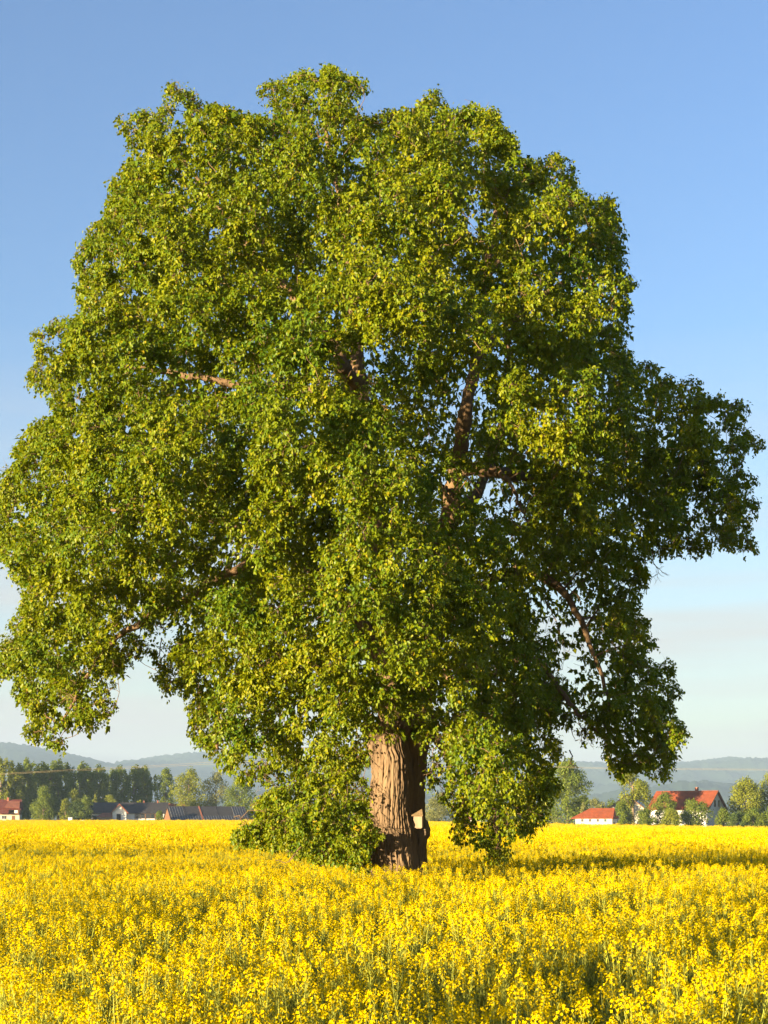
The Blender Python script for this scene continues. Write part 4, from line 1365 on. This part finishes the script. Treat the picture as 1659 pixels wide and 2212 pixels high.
for xx in (20.2, 25.6):
    MB().box(xx, xx + .5, Wd / 2 - .3, Wd / 2 + .3, hr - .2, hr + 1.1).build('chimney', M['brick'], fb)

sb_ = placed('solar_barn', 'low barn whose dark roof carries rows of solar panels', 'barn', 371, 592, 20)
L, Wd, hw, hr = 30.5, 15.0, 1.4, 6.7
gable_walls(L, Wd, hw, hr).build('wall', M['wood'], sb_)
gable_roof(sb_, L, Wd, hw, hr, M['darktile'], .6, .18, .4, rows=14)
solar_array(sb_, L, Wd, hw, hr, .4, 11.8, .02, .36, 11, 1, .6)
solar_array(sb_, L, Wd, hw, hr, 12.9, 24.9, .02, .36, 12, 1, .6)
solar_array(sb_, L, Wd, hw, hr, 25.4, 30.4, .02, .97, 5, 3, .6)
solar_array(sb_, L, Wd, hw, hr, .4, 5.6, .38, .97, 5, 2, .6)
sl_ = (hr - hw) / (Wd / 2)
for xx, mm in ((12.35, M['oldtile']),):
    MB().slab((xx - .25, -.62, hw - sl_ * .6 + .3), (xx + .25, -.62, hw - sl_ * .6 + .3), (xx + .25, Wd / 2, hr + .32), (xx - .25, Wd / 2, hr + .32), .14).build('ridge_strip', mm, sb_)
for xx in (6.2, 19.0):
    MB().slab((xx - .10, -.62, hw - sl_ * .6 + .3), (xx + .10, -.62, hw - sl_ * .6 + .3), (xx + .10, Wd / 2, hr + .32), (xx - .10, Wd / 2, hr + .32), .1).build('ridge_strip', M['darktile'], sb_)

bh = placed('brown_roof_house', 'house showing only its brown tiled roof above the solar barn', 'house', 349, 640, 4)
gable_walls(13, 9, 4.0, 8.2).build('wall', M['white'], bh)
gable_roof(bh, 13, 9, 4.0, 8.2, M['oldtile'], .6, .18, .5, rows=10)
dm = MB().slab((-.6, -1.4, 6.4), (1.8, -1.4, 8.1), (1.8, 4.4, 8.1), (-.6, 4.4, 6.4), .14).slab((4.2, -1.4, 6.4), (4.2, 4.4, 6.4), (1.8, 4.4, 8.1), (1.8, -1.4, 8.1), .14)
dm.build('dormer_roof', M['oldtile'], bh)
MB().box(7.4, 8.1, 4.2, 4.9, 8.0, 9.4).build('chimney', M['brick'], bh)

# farmhouse cut by the left edge
fh = placed('farmhouse', 'farmhouse with maroon roofs and wooden balcony at the left edge', 'house', -40, 592, 8)
gable_walls(14.2, 9, 6.1, 9.3).build('wall', M['wood'], fh)
MB().box(-.06, 14.26, -.08, 9.06, -.35, 3.7).build('ground_floor', M['cream'], fh)
gable_roof(fh, 14.2, 9, 6.1, 9.3, M['maroon'], .9, .18, .6, rows=8, trim=M['wood'])
MB().slab((3.4, -3.0, 4.1), (10.4, -3.0, 4.1), (10.4, -.1, 5.9), (3.4, -.1, 5.9), .14).build('porch_roof', M['maroon'], fh)
MB().slab((8.8, -2.2, 6.5), (14.5, -2.2, 6.1), (14.2, 2.6, 8.7), (10.2, 2.6, 9.0), .14).build('dormer_roof', M['oldtile'], fh)
MB().box(9.2, 9.9, 3.6, 4.3, 8.7, 10.4).build('chimney', M['brick'], fh)
MB().box(10.5, 14.2, -1.2, -1.1, 3.8, 4.7).box(10.5, 14.2, -1.1, -.1, 3.71, 3.82).build('balcony', M['wood'], fh)
window_y(fh, 11.2, 12.4, 4.5, 5.8, -.06, M['wood'], M['dark'])
MB().box(12.5, 13.7, -1.26, -1.22, 4.3, 5.4).build('laundry', M['white'], fh)
window_y(fh, 7.6, 9.4, 2.0, 3.4, -.14, M['white'], M['glass'], 1)
MB().box(11.4, 12.6, -.16, -.09, 0, 3.3).build('door', M['wood'], fh)

# right farm: small white house with hipped red roof
sh = placed('small_white_house', 'low white outbuilding with hipped red tile roof and four small windows', 'house', 1243.5, 440, -22)
L, Wd, hw, hr = 10.6, 5.6, 3.15, 6.1
MB().box(0, L, 0, Wd, -.3, hw).build('wall', M['white'], sh)
ov = .75; zt = hw + .02
A_ = [(-ov - .5, -ov, zt), (L + ov - .3, -ov, zt), (L + ov - .3, Wd + ov, zt), (-ov - .5, Wd + ov, zt)]
r1_, r2_ = (3.6, Wd / 2, hr), (L + .1, Wd / 2, hr)
hp = MB().add(A_ + [r1_, r2_] + [(x_, y_, z_ - .14) for x_, y_, z_ in A_],
              [(0, 1, 5, 4), (1, 2, 5), (2, 3, 4, 5), (3, 0, 4), (0, 6, 7, 1), (1, 7, 8, 2), (2, 8, 9, 3), (3, 9, 6, 0), (6, 9, 8, 7)])
hr_ = hp.build('roof', M['redtile'], sh)
tcs = MB()
nrm = np.array((0, -(hr - zt), Wd / 2 + ov)); nrm /= np.linalg.norm(nrm)
for k in range(11):
    t0, t1 = k / 11, (k + .5) / 11
    A0, A1 = np.array(A_[0]), np.array(A_[1]); B0, B1 = np.array(r1_), np.array(r2_)
    p0 = A0 + (B0 - A0) * t0; p1 = A1 + (B1 - A1) * t0; p2 = A1 + (B1 - A1) * t1; p3 = A0 + (B0 - A0) * t1
    tcs.add([p0 + nrm * .07, p1 + nrm * .07, p2 + nrm * .004, p3 + nrm * .004, p0 + nrm * .002, p1 + nrm * .002], [(0, 1, 2, 3), (4, 5, 1, 0)])
tcs.build('tile_courses', M['redtile'], hr_)
for k, xx in enumerate((1.5, 3.75, 6.0, 8.2)):
    window_y(sh, xx, xx + .95, 2.05, 3.02, -.04, M['white'], M['greenglass'] if k == 3 else M['dark'])
MB().box(L - .02, L + .06, 1.9, 3.2, 0, 2.1).build('door', M['wood'], sh)

# gabled barn behind the airy tree: ridge runs back from the camera
gb_ = placed('gable_barn', 'cream boarded barn gable behind the airy tree with solar panels on its right slope', 'barn', 1336, 485, -108)
L, Wd, hw, hr = 16, 10.3, 6.6, 10.6
gable_walls(L, Wd, hw, hr).build('wall', M['cream'], gb_)
gable_roof(gb_, L, Wd, hw, hr, M['darktile'], .6, .18, .6, trim=M['wood'])
for i in range(5):
    for j in range(3):
        f0, f1 = (.08 + .30 * j), (.08 + .30 * j + .27)
        yy = lambda f_: Wd + .6 - f_ * (Wd / 2 + .6)
        zz = lambda f_: (hw - (hr - hw) / (Wd / 2) * .6 + .06) + f_ * ((hr + .06) - (hw - (hr - hw) / (Wd / 2) * .6 + .06)) + .26
        x1_ = L - .2 - i * 1.5
        MB().slab((x1_, yy(f0), zz(f0)), (x1_ - 1.4, yy(f0), zz(f0)), (x1_ - 1.4, yy(f1), zz(f1)), (x1_, yy(f1), zz(f1)), -.05).build('solar_panel', M['solar'], gb_)

# big red-roofed barn
rbn = placed('red_roof_barn', 'large white barn with long red tile roof and two gable windows', 'barn', 1404, 446.6, -36)
L, Wd, hw, hr = 18.0, 11.5, 6.6, 11.2
gable_walls(L, Wd, hw, hr).build('wall', M['white'], rbn)
gable_roof(rbn, L, Wd, hw, hr, M['redtile'], .9, .2, .7, rows=18, trim=M['wood'])
for yy in (4.3, 7.0):
    window_x(rbn, yy, yy + 1.1, 6.8, 8.7, L + .03)
window_x(rbn, 8.6, 9.8, 3.0, 4.6, L + .03)
MB().box(11.6, 12.4, Wd / 2 - .4, Wd / 2 + .4, hr - .3, hr + 1.3).build('chimney', M['brick'], rbn)

lw_ = placed('low_shed', 'low grey roofed shed between the shrubs at the right', 'shed', 1570, 418, -8)
gable_walls(6, 3, 1.7, 2.5).build('wall', M['cream'], lw_)
gable_roof(lw_, 6, 3, 1.7, 2.5, M['grey'], .3, .1)

dh = placed('distant_house', 'tiny far white house with maroon roof glimpsed under the right branches', 'house', 1008, 640, 6)
gable_walls(7, 6, 2.6, 5.6).build('wall', M['white'], dh)
gable_roof(dh, 7, 6, 2.6, 5.6, M['maroon'], .5, .16, .4, rows=5)
window_y(dh, 4.4, 5.4, 1.3, 2.4)

# parked car and cabinet by the left farm
cz = placed('parked_car', 'white car parked in front of the bushes left of the barn', 'car', 168, 586, -4)
MB().add([(0, 0, .3), (4.0, 0, .3), (4.0, 1.7, .3), (0, 1.7, .3), (0, 0, .95), (4.0, 0, .9), (4.0, 1.7, .9), (0, 1.7, .95)],
         [(0, 3, 2, 1), (4, 5, 6, 7), (0, 1, 5, 4), (1, 2, 6, 5), (2, 3, 7, 6), (3, 0, 4, 7)]).build('body', M['carpaint'], cz)
MB().add([(.5, .05, .93), (3.3, .05, .91), (3.3, 1.65, .91), (.5, 1.65, .93), (.9, .18, 1.62), (2.6, .18, 1.64), (2.6, 1.52, 1.64), (.9, 1.52, 1.62)],
         [(4, 5, 6, 7), (0, 1, 5, 4), (1, 2, 6, 5), (2, 3, 7, 6), (3, 0, 4, 7)]).build('cabin', M['carpaint'], cz)
MB().add([(.85, .0, 1.0), (1.75, .0, 1.0), (1.75, .13, 1.5), (1.0, .13, 1.5)], [(0, 1, 2, 3)]).add([(1.85, .0, 1.0), (2.95, .0, 1.0), (2.55, .13, 1.5), (1.85, .13, 1.5)], [(0, 1, 2, 3)]).build('side_window', M['glass'], cz)
for xx in (.8, 3.1):
    for yy in (.05, 1.45):
        th_ = np.linspace(0, 2 * math.pi, 14, endpoint=False)
        w_ = MB(); vs = [(xx + .32 * math.cos(t), yy, .32 + .32 * math.sin(t)) for t in th_] + [(xx + .32 * math.cos(t), yy + .2, .32 + .32 * math.sin(t)) for t in th_]
        w_.add(vs, [tuple(range(14)), tuple(range(27, 13, -1))] + [(i, i + 14, (i + 1) % 14 + 14, (i + 1) % 14) for i in range(14)]).build('wheel', M['dark'], cz)
ub = placed('utility_box', 'grey utility cabinet at the field edge left of the car', 'cabinet', 147, 585, 0)
MB().box(0, 1.6, 0, .8, 0, 2.6).build('cabinet_body', M['grey'], ub)
MB().box(-.1, 1.7, -.1, .9, 2.61, 2.72).build('cabinet_lid', M['grey'], ub)
MB().box(.1, 1.5, -.05, -.01, 1.5, 2.4).build('door', M['white'], ub)


# two bare wires that cross behind the tree
def wire(label, knots, Y, r):
    k = np.array(knots, float)
    s = spline([P(a, b, Y + (a - 829) * .01) for a, b in k], 10)
    o = MB().tube(s, r, 5).build('power_line', M['wire'])
    tag(o, label, 'power line', 'overhead wires behind the tree')


wire('upper of the two overhead wires crossing far behind the tree', [(-60,1673.5),(0,1671),(120,1664.5),(250,1658),(400,1650),(480,1646.5),(830,1643),(1250,1657),(1450,1660),(1720,1662)], 330, .013)
wire('lower of the two overhead wires crossing far behind the tree', [(-60,1675.5),(0,1673),(120,1667),(250,1661),(400,1653.5),(480,1650.5),(830,1647),(1250,1659),(1450,1662),(1720,1664)], 331, .013)
